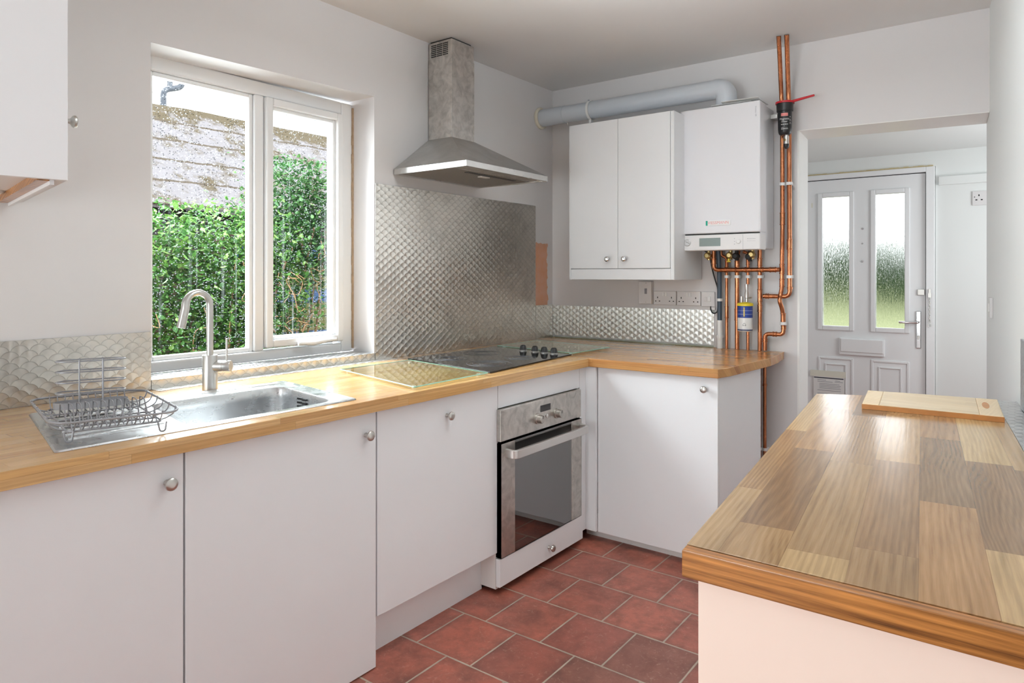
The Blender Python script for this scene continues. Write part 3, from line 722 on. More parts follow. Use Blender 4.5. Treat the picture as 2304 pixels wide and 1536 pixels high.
# ------------------------------------------------------------------ hob and glass boards
t = thing('hob', 'black ceramic hob with four knobs, flush in the worktop', 'hob', (-1.06, -.37, ZW))
HQ = [Vector(p) for p in ((-1.318, -.10), (-1.438, -.662), (-.752, -.602), (-.700, -.10))]
def hb(u, v): return (HQ[0] * (1 - u) + HQ[3] * u) * (1 - v) + (HQ[1] * (1 - u) + HQ[2] * u) * v
obj('glass_top', MB().prism([tuple(p) for p in HQ], ZW + .0005, ZW + .006), 'blackgl', t, bevel=.0015)
for u, v, rad in ((.22, .30, .075), (.24, .74, .095), (.60, .27, .09), (.60, .74, .07)):
    rg = MB(); c = hb(u, v)
    for rr_ in (rad, rad * .72, rad * .45):
        rg.tube([(c.x + rr_ * math.cos(a * math.pi / 18), c.y + rr_ * math.sin(a * math.pi / 18), ZW + .0062) for a in range(36)], .0007, 4, closed=True)
    obj('cooking_zone', rg, 'ring', t)
for i in range(4):
    c = hb(.93, .50 + i * .115) if i else hb(.925, .47)
    kb = obj('knob', MB().lathe((c.x, c.y, ZW + .006), (0, 0, 1), [(.0045, .0185), (.007, .0185), (.012, .0165), (.020, .015), (.026, .012), (.0285, .007)], 20), 'black', t, smooth=True)
    obj('knob_collar', MB().lathe((c.x, c.y, ZW + .006), (0, 0, 1), [(0, .019), (.004, .0195), (.0048, .0185)], 20), 'alu', kb, smooth=True)
def glass_board(label, quad):
    t = thing('glass_board', label, 'glass board', (*quad[0], ZW), 'clear glass worktop savers beside the hob')
    obj('pane', MB().prism(quad, ZW + .0065, ZW + .0105), 'cover', t)
    e = MB()
    for i in range(4): e.tube([(*quad[i], ZW + .0085), (*quad[(i + 1) % 4], ZW + .0085)], .0021, 6)
    obj('polished_edge', e, 'gledge', t, smooth=True)
    c = Vector((sum(p[0] for p in quad) / 4, sum(p[1] for p in quad) / 4))
    for p in quad:
        w_ = Vector(p) * .88 + c * .12; obj('foot', MB().lathe((w_.x, w_.y, ZW + .0005), (0, 0, 1), [(0, .008), (.006, .007)], 12), 'white', t)
glass_board('clear glass worktop saver left of the hob, beside the sink', [(-1.744, -.165), (-1.872, -.692), (-1.478, -.682), (-1.376, -.172)])
glass_board('clear glass worktop saver right of the hob, in the corner', [(-.684, -.11), (-.738, -.602), (-.408, -.612), (-.315, -.11)])

# ------------------------------------------------------------------ cooker hood
t = thing('cooker_hood', 'steel chimney cooker hood on the window wall above the hob', 'cooker hood', (-1.01, -.2, 1.65))
hl, hr, hy = -1.3107, -.7064, -.4365
c0, c1, cy = -1.0853, -.9205, -.153
z0, z1, z2 = 1.651, 1.677, 1.842
rimm = MB().box(hl, hr, hy, hy + .012, z0, z1).box(hl, hl + .012, hy + .012, -.006, z0, z1).box(hr - .012, hr, hy + .012, -.006, z0, z1).box(hl + .012, hr - .012, -.018, -.006, z0, z1)
obj('rim', rimm, 'steel', t, bevel=.001)
vs = [(hl, -.006, z1), (hl, hy, z1), (hr, hy, z1), (hr, -.006, z1), (c0, -.006, z2), (c0, cy, z2), (c1, cy, z2), (c1, -.006, z2)]
vs.append(tuple(Vector(vs[1]) * .92 + Vector(vs[5]) * .08 - Vector((0, 0, .011))))     # the folded front corner
obj('canopy', MB().add(vs, [(0, 1, 8), (0, 8, 4), (4, 8, 5), (1, 2, 8), (2, 6, 8), (8, 6, 5), (2, 3, 7), (2, 7, 6), (4, 5, 6, 7), (0, 3, 2, 1), (3, 0, 4, 7)]), 'canopy', t)
obj('lower_chimney', MB().box(c0, c1, cy, -.006, z2, 2.222), 'hoodst', t, bevel=.001)
up = obj('upper_chimney', MB().box(c0 + .002, c1 - .002, cy + .002, -.006, 2.222, 2.301), 'hoodst', t, bevel=.001)
obj('top_gap', MB().box(c0 + .012, c1 - .012, cy + .012, -.010, 2.301, ZC), 'gap', t)
gv = MB()
for r_ in range(7):
    for c_ in range(3):
        y = -.022 - c_ * .037; z = 2.232 + r_ * .0088; gv.box(c0 + .0008, c0 + .004, y - .033, y, z, z + .0045)
obj('vent_slots', gv, 'gap', up)
fm_ = NT('hood_filter_mesh'); v, s = fm_.coords()
ck = fm_.node('ShaderNodeTexChecker'); ck.inputs['Scale'].default_value = 240; fm_.link(v, ck.inputs['Vector'])
fm_.set(col=fm_.mix(ck.outputs['Fac'], (.50, .47, .43), (.26, .24, .22)), metal=.9, rough=.45)
obj('filter', MB().box(hl + .014, hr - .014, hy + .10, -.02, z0 + .004, z0 + .012), fm_.m, t)
obj('front_underside', MB().box(hl + .014, hr - .014, hy + .014, hy + .099, z0 + .006, z0 + .014), 'hoodst', t)
obj('control_slot', MB().box(-1.16, -.80, -.318, -.296, z0 + .002, z0 + .010), 'black', t)
obj('lamp_lens', MB().box(-1.02, -.96, -.280, -.256, z0 + .001, z0 + .006), 'white', t)

# ------------------------------------------------------------------ wall cabinet
t = thing('wall_cabinet', 'white two-door wall cabinet left of the boiler', 'cabinet', (-.18, -.64, 1.175))
wx, wy0, wy1 = -.36, -.345, -.937
obj('carcass', MB().box(wx + .02, -.0055, wy0 - .003, wy1 + .003, 1.178, 1.988), 'cab', t)
obj('side_panel', MB().box(wx, -.0055, wy1 + .003, wy1, 1.175, 1.991).box(wx, wx + .02, wy1 + .018, wy1 + .003, 1.175, 1.991), 'cab', t, bevel=.001)
obj('side_panel', MB().box(wx, wx + .02, wy0, wy0 - .010, 1.175, 1.991), 'cab', t)
obj('bottom_rail', MB().box(wx + .001, wx + .019, wy0 - .0105, wy1 + .0185, 1.175, 1.229), 'cab', t, bevel=.001)
for y0, y1, ky in ((wy0 - .0115, -.6345, -.583), (-.6365, wy1 + .0195, -.679)):
    d = obj('door', MB().box(wx - .004, wx + .018, y0, y1, 1.232, 1.991), 'cab', t, bevel=.0015)
    knob(d, (wx - .004, ky, 1.279), (-1, 0, 0), .0135, 'chrome')

# ------------------------------------------------------------------ boiler
t = thing('boiler', 'white wall-hung gas boiler beside the copper pipes', 'boiler', (-.12, -1.11, 1.32))
bx, b0, b1 = -.236, -.914, -1.306
obj('casing', MB().box(bx + .02, -.0055, b0 - .008, b1 + .004, 1.325, 2.006), 'boiler', t, bevel=.004)
fc = obj('front_cover', MB().box(bx, bx + .10, b0, b1, 1.400, 2.012), 'boiler', t, bevel=.006, seg=3)
pn = obj('control_panel', MB().box(bx + .004, bx + .10, b0 - .001, b1 + .002, 1.318, 1.394), 'boilerpan', t, bevel=.005, seg=3)
obj('shadow_gap', MB().box(bx + .012, bx + .09, b0 - .004, b1 + .006, 1.392, 1.402), 'gap', t)
px = bx + .004
gg = obj('pressure_gauge', MB().lathe((px + .001, -.952, 1.358), (-1, 0, 0), [(0, .017), (.003, .017), (.004, .015), (.0025, .0145)], 24), 'alu', pn, smooth=True)
obj('gauge_face', MB().lathe((px, -.952, 1.358), (-1, 0, 0), [(0, .0143), (.0028, .0143)], 24), 'dial', gg)
obj('needle', MB().prism([(px - .0031, -.943), (px - .0036, -.943), (px - .0036, -.963), (px - .0031, -.963)], lambda p: 1.3575 + (p[1] + .953) * .5, lambda p: 1.3592 + (p[1] + .953) * .5), 'black', gg)
obj('display', MB().box(px - .001, px + .002, -1.013, -1.118, 1.338, 1.378), 'lcd', pn)
obj('dial', MB().lathe((px + .001, -1.205, 1.358), (-1, 0, 0), [(0, .0115), (.006, .011), (.008, .009)], 20), 'boilerpan', pn, smooth=True)
for k_ in range(6): obj('indicator_mark', MB().box(px - .0006, px + .001, -1.246 - k_ * .0068, -1.2488 - k_ * .0068, 1.3675, 1.3705), 'ink', pn); obj('indicator_mark', MB().box(px - .0006, px + .001, -1.246 - k_ * .0068, -1.248 - k_ * .0068, 1.358, 1.3598), 'ink', pn)
for dz in (-.013, 0, .013): obj('dial_mark', MB().box(px - .0006, px + .001, -1.184, -1.188, 1.357 + dz, 1.3595 + dz), 'ink', pn)
obj('panel_seam', MB().box(px - .0004, px + .001, -1.2255, -1.2265, 1.320, 1.390), 'ink', pn)
bg_ = obj('badge', MB().box(bx - .003, bx + .001, -1.047, -1.169, 1.437, 1.462), 'wht', fc, bevel=.001)
obj('badge_mark', MB().box(bx - .0035, bx - .001, -1.048, -1.057, 1.438, 1.461), 'green', bg_)
text_mesh('badge_text', 'VIESSMANN', .0195, 'redlab', bg_, lambda x, y: (bx - .0034, -1.1095 - x, 1.4495 + y))
text_mesh('side_text', 'Vitodens 100', .009, 'ink', fc, lambda x, y: (bx - .0006, -1.287 - y * 1.0, 1.962 - x))
# brass valves under the boiler
for y, mt, dz in ((-1.005, 'brass', 1.296), (-1.117, 'brass', 1.296), (-1.148, 'rubber', 1.292), (-1.225, 'brass', 1.298), (-1.212, 'rubber', 1.288)):
    vv = MB().lathe((-.115, y, dz), (1, 0, 0), [(0, .010), (.006, .0165), (.02, .0165), (.024, .011), (.05, .010)], 12)
    vv.lathe((-.085, y, dz), (0, 0, 1), [(-.022, .009), (.03, .009)], 10)
    obj('valve', vv, mt, t, smooth=True)
obj('drain_key', MB().box(-.118, -.110, -1.112, -1.122, 1.262, 1.280).box(-.117, -.111, -1.107, -1.127, 1.262, 1.268), 'yellow', t, bevel=.002)
obj('wall_bracket', MB().box(-.06, -.0055, b1 + .003, b1 - .028, 1.955, 1.975), 'nickel', t)
# papers on the boiler
for k_, (ya, yb, lift, lab) in enumerate(((-1.10, -1.295, .010, 'white paper leaflet lying uppermost on top of the boiler'), (-1.05, -1.26, .003, 'white paper sheet under the leaflet on top of the boiler'))):
    pm = MB(); nx = 8
    for i in range(nx + 1):
        x = bx + .006 + k_ * .004 + i * .02; z = 2.0135 + lift + (.008 if k_ == 0 else .004) * (1 - i / nx) ** 3
        pm.v += [(x, ya - .02 * (1 - i / nx), z), (x, yb, z - .002 + .004 * i / nx)]
    pm.f += [(2 * i, 2 * i + 1, 2 * i + 3, 2 * i + 2) for i in range(nx)]
    po = obj('paper_sheet', pm, 'paper', label=lab, cat='paper'); sm = po.modifiers.new('thickness', 'SOLIDIFY'); sm.thickness = .002 if k_ == 0 else .0012

# ------------------------------------------------------------------ flue
t = thing('flue_pipe', 'thick pale grey flue pipe above the wall cabinet, elbowing down into the boiler', 'flue', (-.13, -.55, 2.12))
FZ, FX, FR = 2.121, -.13, .050
obj('pipe', MB().tube([(FX, -.001, FZ), (FX, -1.062, FZ)], FR - .002, 28), 'flue', t, smooth=True)
el = [(FX, -1.055, FZ), (FX, -1.066, FZ)] + [(FX, -1.066 - .046 * math.sin(a * math.pi / 16), FZ - .046 + .046 * math.cos(a * math.pi / 16)) for a in range(1, 9)] + [(FX, -1.112, 2.013)]
obj('elbow', MB().tube(el, FR + .0005, 28), 'flue', t, smooth=True)
obj('joint_sleeve', MB().tube([(FX, -.02, FZ), (FX, -.176, FZ)], FR, 28), 'flue', t, smooth=True)
obj('wall_collar', MB().lathe((FX, -.001, FZ), (0, -1, 0), [(0, .064), (.008, .063), (.014, .056), (.014, .049)], 28, caps=False), 'cream', t, smooth=True)
for y in (-.345,):
    cl = MB().lathe((FX, y - .007, FZ), (0, 1, 0), [(0, FR), (0, FR + .005), (.014, FR + .005), (.014, FR)], 28, caps=False)
    cl.box(FX - .012, FX + .012, y - .007, y + .007, FZ - FR - .022, FZ - FR)
    ck_ = obj('clip', cl, 'white', t)
    obj('bolt', MB().lathe((FX - .008, y, FZ - FR - .045), (0, 0, 1), [(0, .0035), (.03, .0035)], 8), 'ink', ck_)
    obj('bolt', MB().lathe((FX - .02, y, FZ + FR + .0), (-1, 0, 0), [(0, .004), (.012, .003)], 8), 'ink', ck_)
obj('drip_screw', MB().lathe((FX, -.190, FZ - FR - .010), (0, 0, 1), [(0, .003), (.012, .004)], 8), 'nickel', t)

# ------------------------------------------------------------------ copper pipes
PX = -.040
def fit(p, ax, r, l=.03):
    """soldered capillary coupling with beaded ends"""
    return MB().lathe(Vector(p) - Vector(ax) * l / 2, ax, [(0, r + .0006), (.001, r + .003), (.004, r + .003), (.005, r + .0014), (l - .005, r + .0014), (l - .004, r + .003), (l - .001, r + .003), (l, r + .0006)], 14)
def clip(parent, y, z, r, x=PX):
    obj('clip', MB().lathe((x, y, z - .007), (0, 0, 1), [(0, r + .001), (0, r + .0045), (.014, r + .0045), (.014, r + .001)], 14, caps=False).box(x + r, -.0005, y - .009, y + .009, z - .007, z + .007), 'white', parent, label='white pipe clip')
def pipe(label, pts, r, fits=(), clips=(), rad=.022, seg=14):
    t = thing('copper_pipe', label, 'pipe', pts[-1], 'copper pipes by the boiler')
    obj('tube', MB().tube(fillet(pts, rad, 6), r, seg), 'copper', t, smooth=True)
    for f_ in fits:
        p, ax = f_[0], f_[1]; l = f_[2] if len(f_) > 2 else .03
        obj('fitting', fit(p, ax, r, l), 'copper', t, smooth=True)
    for y, z in clips: clip(t, y, z, r)
    return t
Zx, Yx = (0, 0, 1), (0, 1, 0)
r22, r15 = .0108, .0076
pipe('copper riser running up to the ceiling, left one of the pair beside the boiler',
     [(-.176, -1.373, ZC), (-.115, -1.362, 2.21), (-.05, -1.351, 2.06), (PX, -1.3525, 1.95), (PX, -1.3535, 1.45), (PX, -1.351, 1.225), (PX, -1.351, 1.135), (PX - .004, -1.344, 1.10), (PX - .022, -1.345, 1.075), (PX - .004, -1.355, 1.03), (PX, -1.3565, .985), (PX, -1.3585, .911), (PX, -1.271, .911), (PX, -1.271, ZW + .004)], r22 * .94,
     [((PX, -1.3535, 1.47), Zx, .06), ((PX, -1.351, 1.228), Zx, .05), ((PX, -1.351, 1.16), Zx, .04), ((PX, -1.3565, .99), Zx, .05), ((PX, -1.3585, .945), Zx, .02), ((PX, -1.318, .911), Yx, .02), ((PX, -1.271, .878), Zx, .018)], [(-1.3525, 1.637), (-1.357, .965)])
pipe('copper riser running up to the ceiling, right one of the pair, carrying the magnetic filter',
     [(-.172, -1.408, ZC), (-.115, -1.396, 2.21), (-.05, -1.384, 2.06), (PX, -1.384, 1.95), (PX, -1.386, 1.45), (PX, -1.387, 1.095), (PX, -1.262, 1.095)], r22,
     [((PX, -1.386, 1.345), Zx, .05), ((PX, -1.387, 1.135), Zx, .012), ((PX, -1.345, 1.095), Yx, .012), ((PX, -1.282, 1.095), Yx, .016)], [(-1.385, 1.637), (-1.3865, 1.190)], .028)
pipe('horizontal copper pipe crossing in front of the others just below the boiler',
     [(-.062, -1.022, 1.322), (-.062, -1.022, 1.224), (-.062, -1.330, 1.224), (PX - .012, -1.340, 1.2245)], r22,
     [((-.062, -1.022, 1.268), Zx, .03), ((-.062, -1.085, 1.224), Yx, .012), ((-.062, -1.135, 1.224), Yx, .010), ((-.062, -1.185, 1.224), Yx, .010), ((-.062, -1.262, 1.224), Yx, .02), ((-.062, -1.315, 1.224), Yx, .03)], rad=.026)
pipe('thin copper pipe left of the blue canister, running from boiler to worktop',
     [(PX, -1.052, 1.322), (PX, -1.054, 1.298), (PX, -1.081, 1.285), (PX, -1.081, ZW + .001)], r15, [((PX, -1.081, 1.255), Zx, .035), ((PX, -1.081, 1.01), Zx, .06)], [(-1.081, 1.190)], .012)
pipe('copper pipe passing just behind the blue canister', [(PX, -1.140, 1.322), (PX, -1.134, 1.285), (PX, -1.134, ZW + .001)], r22, [((PX, -1.134, 1.255), Zx, .03), ((PX, -1.134, 1.0), Zx, .06)], [(-1.134, 1.190)], .012)
pipe('thin copper pipe dropping into the valve above the blue canister', [(PX, -1.165, 1.315), (PX, -1.188, 1.306), (PX, -1.188, 1.152)], r15, [((PX, -1.188, 1.262), Zx, .03)], [(-1.188, 1.190)], .012)
pipe('thin short copper pipe from the foot of the blue canister to the worktop', [(PX, -1.188, .922), (PX, -1.188, ZW + .001)], r15)
pipe('copper pipe right of the blue canister with a tee to the risers', [(PX, -1.246, 1.322), (PX, -1.246, ZW + .001)], r22 * .92, [((PX, -1.246, 1.262), Zx, .04), ((PX, -1.246, 1.098), Zx, .062), ((PX, -1.246, 1.035), Zx, .035)], [(-1.246, 1.190)])
pipe('copper pipe below the worktop, left of the two beside the end panel', [(PX, -1.245, ZU - .001), (PX, -1.245, .001)], r15 * 1.05, (), [(-1.245, .345)])
pipe('copper pipe below the worktop, right of the two beside the end panel', [(PX, -1.270, ZU - .001), (PX, -1.270, .001)], r15 * 1.05, [((PX, -1.27, .66), Zx, .012)], [(-1.270, .345)])
# condensate pipe
t = thing('condensate_pipe', 'dark blue-grey waste pipe beside the sockets with a white lower end', 'pipe', (PX, -1.045, ZW))
obj('upper_pipe', MB().tube([(PX - .01, -1.042, 1.322), (PX, -1.0435, 1.2), (PX, -1.045, .955)], .0115, 14), 'cond', t, smooth=True)
obj('lower_pipe', MB().tube([(PX, -1.045, .968), (PX, -1.045, ZW + .0005)], .0148, 16), 'white', t, smooth=True)
for y_, z_, r_ in ((-1.045, .886, .0148), (-1.0445, 1.072, .0115)): clip(t, y_, z_, r_)
# black flex
obj('power_cable', MB().tube(bez([(-.08, -.965, 1.330), (-.07, -.985, 1.318), (-.06, -1.000, 1.30), (-.035, -1.002, 1.24), (-.02, -1.012, 1.18), (-.016, -1.026, 1.13), (-.016, -1.028, 1.08), (-.016, -1.026, 1.02), (-.018, -1.016, 1.003), (-.018, -1.000, 1.003), (-.016, -.990, 1.02), (-.014, -.989, 1.036)], 6), .0036, 8), 'rubber', smooth=True, label='black power cable hanging from the boiler to the fused switch', cat='cable')

# ------------------------------------------------------------------ magnetic filter
FC = Vector((-.082, -1.376, 0))
t = thing('magnetic_filter', 'black cylindrical magnetic filter with a red collar on the copper risers', 'pipe filter', FC + Vector((0, 0, 1.86)))
obj('body', MB().lathe(FC + Vector((0, 0, 1.863)), (0, 0, 1), [(0, .020), (.006, .027), (.014, .0295), (.03, .031), (.112, .0325), (.113, .037), (.150, .0385), (.152, .036)], 30), 'black', t, smooth=True)
cg = MB().lathe(FC + Vector((0, 0, 2.012)), (0, 0, 1), [(0, .037), (0, .0425), (.009, .0425), (.009, .037)], 30)
cg.tube([FC + Vector((-.01, -.038, 2.018)), FC + Vector((-.016, -.135, 2.030))], [.0065, .005], 10)
obj('collar', cg, 'red', t, smooth=True)
obj('pipe_union', MB().tube([FC + Vector((.01, .0, 2.016)), (PX, -1.384, 2.035)], .012, 10), 'nickel', t, smooth=True)
dv = MB().lathe(FC + Vector((-.005, -.008, 1.865)), (0, 0, -1), [(0, .009), (.008, .009), (.009, .012), (.045, .012), (.047, .009)], 14)
vl = obj('drain_valve', dv, 'nickel', t, smooth=True)
obj('valve_cap', MB().lathe(FC + Vector((-.005, -.008, 1.82)), (0, 0, -1), [(0, .013), (.012, .0125), (.022, .006)], 14), 'black', vl, smooth=True)
obj('valve_screw', MB().lathe(FC + Vector((-.017, -.004, 1.838)), (-.9, .4, 0), [(0, .006), (.004, .005)], 10), 'brass', vl)
fa = math.atan2(-.20, -.98)                                         # the label faces the room
def on_cyl(r, cz, a0=0.0):
    return lambda x, y: (FC.x + r * math.cos(fa + a0 + x / r), FC.y + r * math.sin(fa + a0 + x / r), cz + y)
lb = MB()
f_ = on_cyl(.0334, 1.956)
for i in range(8):
    x0, x1 = -.016 + i * .004, -.012 + i * .004
    a, b, c_, d_ = f_(x0, -.007), f_(x1, -.007), f_(x1, .007), f_(x0, .007); lb.add([a, b, c_, d_], [(0, 1, 2, 3)])
lo = obj('brand_label', lb, 'redlab', t)
text_mesh('brand_text', 'Fernox', .0098, 'red', lo, on_cyl(.0338, 1.956))
text_mesh('label_text', 'Magnetic\nFilter', .0128, 'wht', t, on_cyl(.0334, 1.929))
sp_ = MB(); f_ = on_cyl(.0332, 1.910)
for x0 in (-.016, -.008, .001, .009): sp_.add([f_(x0, -.0014), f_(x0 + .0068, -.0014), f_(x0 + .0068, .0014), f_(x0, .0014)], [(0, 1, 2, 3)])
obj('small_print', sp_, 'wht', t)
text_mesh('label_text', '22mm', .0125, 'wht', t, on_cyl(.0325, 1.890))
tri = MB()
for z in (1.930, 1.916):
    f_ = on_cyl(.0333, z, .82); tri.tube([f_(-.0045, -.004), f_(.0045, -.004), f_(0, .005)], .0006, 4, closed=True)
obj('warning_triangle', tri, 'wht', t)
text_mesh('label_text', 'M', .008, 'wht', t, (lambda g_: lambda x, y: g_(x, y))(on_cyl(.0333, 1.944, .82)))

# ------------------------------------------------------------------ blue canister (limescale filter)
CC = Vector((-.082, -1.1875, 0))
t = thing('scale_inhibitor', 'blue and white canister with a yellow cap among the copper pipes', 'water filter', CC + Vector((0, 0, .92)))
rc = .0355
obj('white_band', MB().lathe(CC + Vector((0, 0, .921)), (0, 0, 1), [(0, .030), (.003, rc - .001), (.004, rc), (.068, rc)], 28), 'white', t, smooth=True)
obj('blue_band', MB().lathe(CC + Vector((0, 0, .989)), (0, 0, 1), [(0, rc), (.058, rc), (.058, .02)], 28), 'blue', t, smooth=True)
obj('navy_stripe', MB().lathe(CC + Vector((0, 0, .9265)), (0, 0, 1), [(0, rc + .0003), (.006, rc + .0003)], 28, caps=False), 'navy', t, smooth=True)
obj('thin_stripe', MB().lathe(CC + Vector((0, 0, .937)), (0, 0, 1), [(0, rc + .0003), (.0012, rc + .0003)], 28, caps=False).lathe(CC + Vector((0, 0, 1.006)), (0, 0, 1), [(0, rc + .0003), (.0012, rc + .0003)], 28, caps=False).lathe(CC + Vector((0, 0, 1.024)), (0, 0, 1), [(0, rc + .0003), (.0012, rc + .0003)], 28, caps=False), 'flue', t, smooth=True)
obj('cap', MB().lathe(CC + Vector((0, 0, 1.047)), (0, 0, 1), [(0, rc + .003), (.010, rc + .003), (.014, rc - .002), (.018, .012)], 28), 'yellow', t, smooth=True)
def on_can(z, a0=0.0): return lambda x, y: (CC.x + (rc + .0005) * math.cos(fa + a0 + x / rc), CC.y + (rc + .0005) * math.sin(fa + a0 + x / rc), z + y)
vb = MB(); f_ = on_can(1.018)
for k_ in range(9): vb.add([f_(-.0035, -.022 + k_ * .005), f_(.0025, -.022 + k_ * .005), f_(.0025, -.0186 + k_ * .005), f_(-.0035, -.0186 + k_ * .005)], [(0, 1, 2, 3)])
obj('printed_band', vb, 'yellow', t)
em = MB(); f_ = on_can(.958)
em.tube([f_(-.008, -.003), f_(-.004, .003), f_(0, .006), f_(.004, .003), f_(.008, -.003)], .0006, 4)
for k_ in range(3): em.tube([f_(-.008, -.004 - k_ * .0018), f_(.008, -.004 - k_ * .0018)], .0005, 4)
obj('emblem', em, 'inkd', t)
tv = MB().lathe(CC + Vector((.012, -.004, 1.063)), (0, 0, 1), [(0, .007), (.02, .007), (.022, .009), (.05, .009), (.055, .007), (.09, .0085)], 12).lathe(CC + Vector((-.004, .016, 1.063)), (0, 0, 1), [(0, .0075), (.03, .0085)], 12)
obj('inlet_valve', tv, 'nickel', t, smooth=True)
tv2 = MB().tube([CC + Vector((.012, -.010, 1.085)), CC + Vector((.0, -.032, 1.088))], .0035, 8)
obj('valve_lever', tv2, 'nickel', t, smooth=True)

# ------------------------------------------------------------------ sockets on the boiler wall
def plate(name, label, cat, y0, y1, z0, z1, d=.012, group=None):
    t = thing(name, label, cat, (0, (y0 + y1) / 2, z0), group)
    obj('plate', MB().box(-d, -.0005, y0 - .0005, y1 + .0005, z0, z1), 'sock', t, bevel=.003)
    return t
def rocker(t, y, z, w, h, d, mat='white'):
    obj('rocker', MB().prism([(-d - .0035, y - w / 2), (-d + .001, y - w / 2), (-d + .001, y + w / 2), (-d - .0015, y + w / 2)], z - h / 2, z + h / 2), mat, t, bevel=.001)
def pins(t, y, z, d, s=1.0):
    p = MB().box(-d - .0004, -d + .002, y - .0024 * s, y + .0024 * s, z + .006, z + .015)
    for e in (-1, 1): p.box(-d - .0004, -d + .002, y + e * .011 * s - .0035 * s, y + e * .011 * s + .0035 * s, z - .0115, z - .0065)
    obj('socket_hole', p, 'gap', t)
t = plate('cooker_switch', 'tall surface-mounted cooker switch, left end of the row of sockets', 'switch', -.588, -.664, 1.040, 1.164, .034)
rocker(t, -.632, 1.110, .014, .030, .034, 'ink')
sc_ = MB()
for z in (1.050, 1.154): sc_.lathe((-.034, -.632, z), (-1, 0, 0), [(0, .003), (.001, .0025)], 10)
obj('screw', sc_, 'nickel', t)
for lab, y0, y1 in (('double wall socket next to the cooker switch', -.6655, -.798), ('double wall socket next to the fused switch', -.8005, -.933)):
    t = plate('wall_socket', lab, 'socket', y0, y1, 1.036, 1.112, .012, 'double sockets on the boiler wall')
    yc = (y0 + y1) / 2
    for e in (-1, 1):
        rocker(t, yc + e * .0075, 1.094, .013, .020, .012)
        pins(t, yc + e * .040, 1.066, .012)
t = plate('fused_switch', 'fused connection switch, right end of the row of sockets with a black cable', 'switch', -.9355, -1.010, 1.034, 1.112)
rocker(t, -.980, 1.073, .015, .026, .012); obj('fuse_holder', MB().box(-.0135, -.011, -.952, -.966, 1.062, 1.084), 'sock', t, bevel=.001)
obj('cable_trunk', MB().box(-.016, -.0045, -.975, -1.012, 1.018, 1.033), 'sock', label='short white cable trunking under the fused switch', cat='cable trunking', bevel=.001)

# ------------------------------------------------------------------ wall cabinet at the left edge
t = thing('wall_cabinet', 'white wall cabinet at the left edge, seen from its side with a knob', 'cabinet', (-2.95, -.3, 1.40))
A, B_ = (-2.749, -.0055), (-2.862, -.625)
obj('carcass', MB().prism([A, B_, (-3.30, -.545), (-3.30, -.0055)], 1.418, 2.2), 'carc', t)
ux = Vector((B_[0] - A[0], B_[1] - A[1])).normalized(); nx_ = Vector((-ux.y, ux.x))
def off(p, a, b): return (p[0] + ux.x * a + nx_.x * b, p[1] + ux.y * a + nx_.y * b)
obj('side_panel', MB().prism([off(B_, 0.001, .001), off(B_, .017, .001), off(B_, .017, -.46), off(B_, 0.001, -.46)], 1.402, 2.2), 'cab', t, bevel=.001)
dd = obj('door', MB().prism([off(A, .03, .001), off(B_, .0, .001), off(B_, .0, -.0185), off(A, .03, -.0185)], 1.402, 2.2), 'cab', t, bevel=.001)
kp = off(B_, -.04, .001)
knob(dd, (kp[0], kp[1], 1.540), (nx_.x, nx_.y, 0), .014)
obj('bottom_rail', MB().prism([off(A, .012, -.03), off(B_, -.001, -.03), off(B_, -.001, -.052), off(A, .012, -.052)], 1.400, 1.4175), 'oakedge', t)
obj('light_pelmet', MB().prism([off(A, .012, -.021), off(B_, -.001, -.021), off(B_, -.001, -.029), off(A, .012, -.029)], 1.392, 1.4175), 'cab', t)
obj('hinge_plate', MB().prism([off(A, .12, -.06), off(A, .18, -.06), off(A, .18, -.10), off(A, .12, -.10)], 1.411, 1.4178), 'nickel', t)

# ------------------------------------------------------------------ right-hand counter
t = thing('counter_worktop', 'wide-stave varnished wooden worktop in the right foreground', 'worktop', (-1.9, -2.05, ZU))
def cl_(x): return -1.908 + SK * (x + 2.584)                        # room-side edge
def cr_(x): return -2.215 + SK * (x + .968)                         # wall-side edge
obj('top_slab', MB().prism([(-2.560, cl_(-2.560)), (-2.560, cr_(-2.55)), (-.966, -2.2148), (-1.163, -1.761)], ZU, ZW), 'teak', t, bevel=.0006)
obj('front_edge', MB().prism([(-2.5622, cl_(-2.5622)), (-2.5622, cr_(-2.55)), (-2.580, cr_(-2.55)), (-2.584, cl_(-2.584))], ZU, ZW - .0004), 'oakedge', t, bevel=.0015, label='orange oak front edging')
ox = [(-2.566, cl_(-2.566) - .018), (-2.566, rw(-2.566) + .006), (-1.03, rw(-1.03) + .006), (-1.18, cl_(-1.18) - .03)]
t = thing('base_cabinet', 'white cabinet under the varnished counter in the right foreground', 'cabinet', (-1.9, -2.1, 0))
obj('carcass', MB().prism([(-2.546, cl_(-2.546) - .02)] + [(-2.546, rw(-2.546) + .006)] + ox[2:], 0, ZU - .001), 'carc', t)
obj('end_panel', MB().prism([(-2.547, cl_(-2.547) - .018), (-2.547, rw(-2.547) + .006), (-2.566, rw(-2.566) + .006), (-2.566, cl_(-2.566) - .018)], 0, ZU - .001), 'cabpink', t, bevel=.001, label='end panel facing the camera, warm light put into its colour')
obj('worktop_strip', MB().prism([(-2.58, cr_(-2.58) - .0005), (-2.58, rw(-2.58) + .0005), (-.945, rw(-.945) + .0005), (-.966, cr_(-.966) - .0005)], ZU, ZW - .001), 'spotxy',
    label='engine-turned steel strip between the varnished counter and the right wall', cat='metal strip')
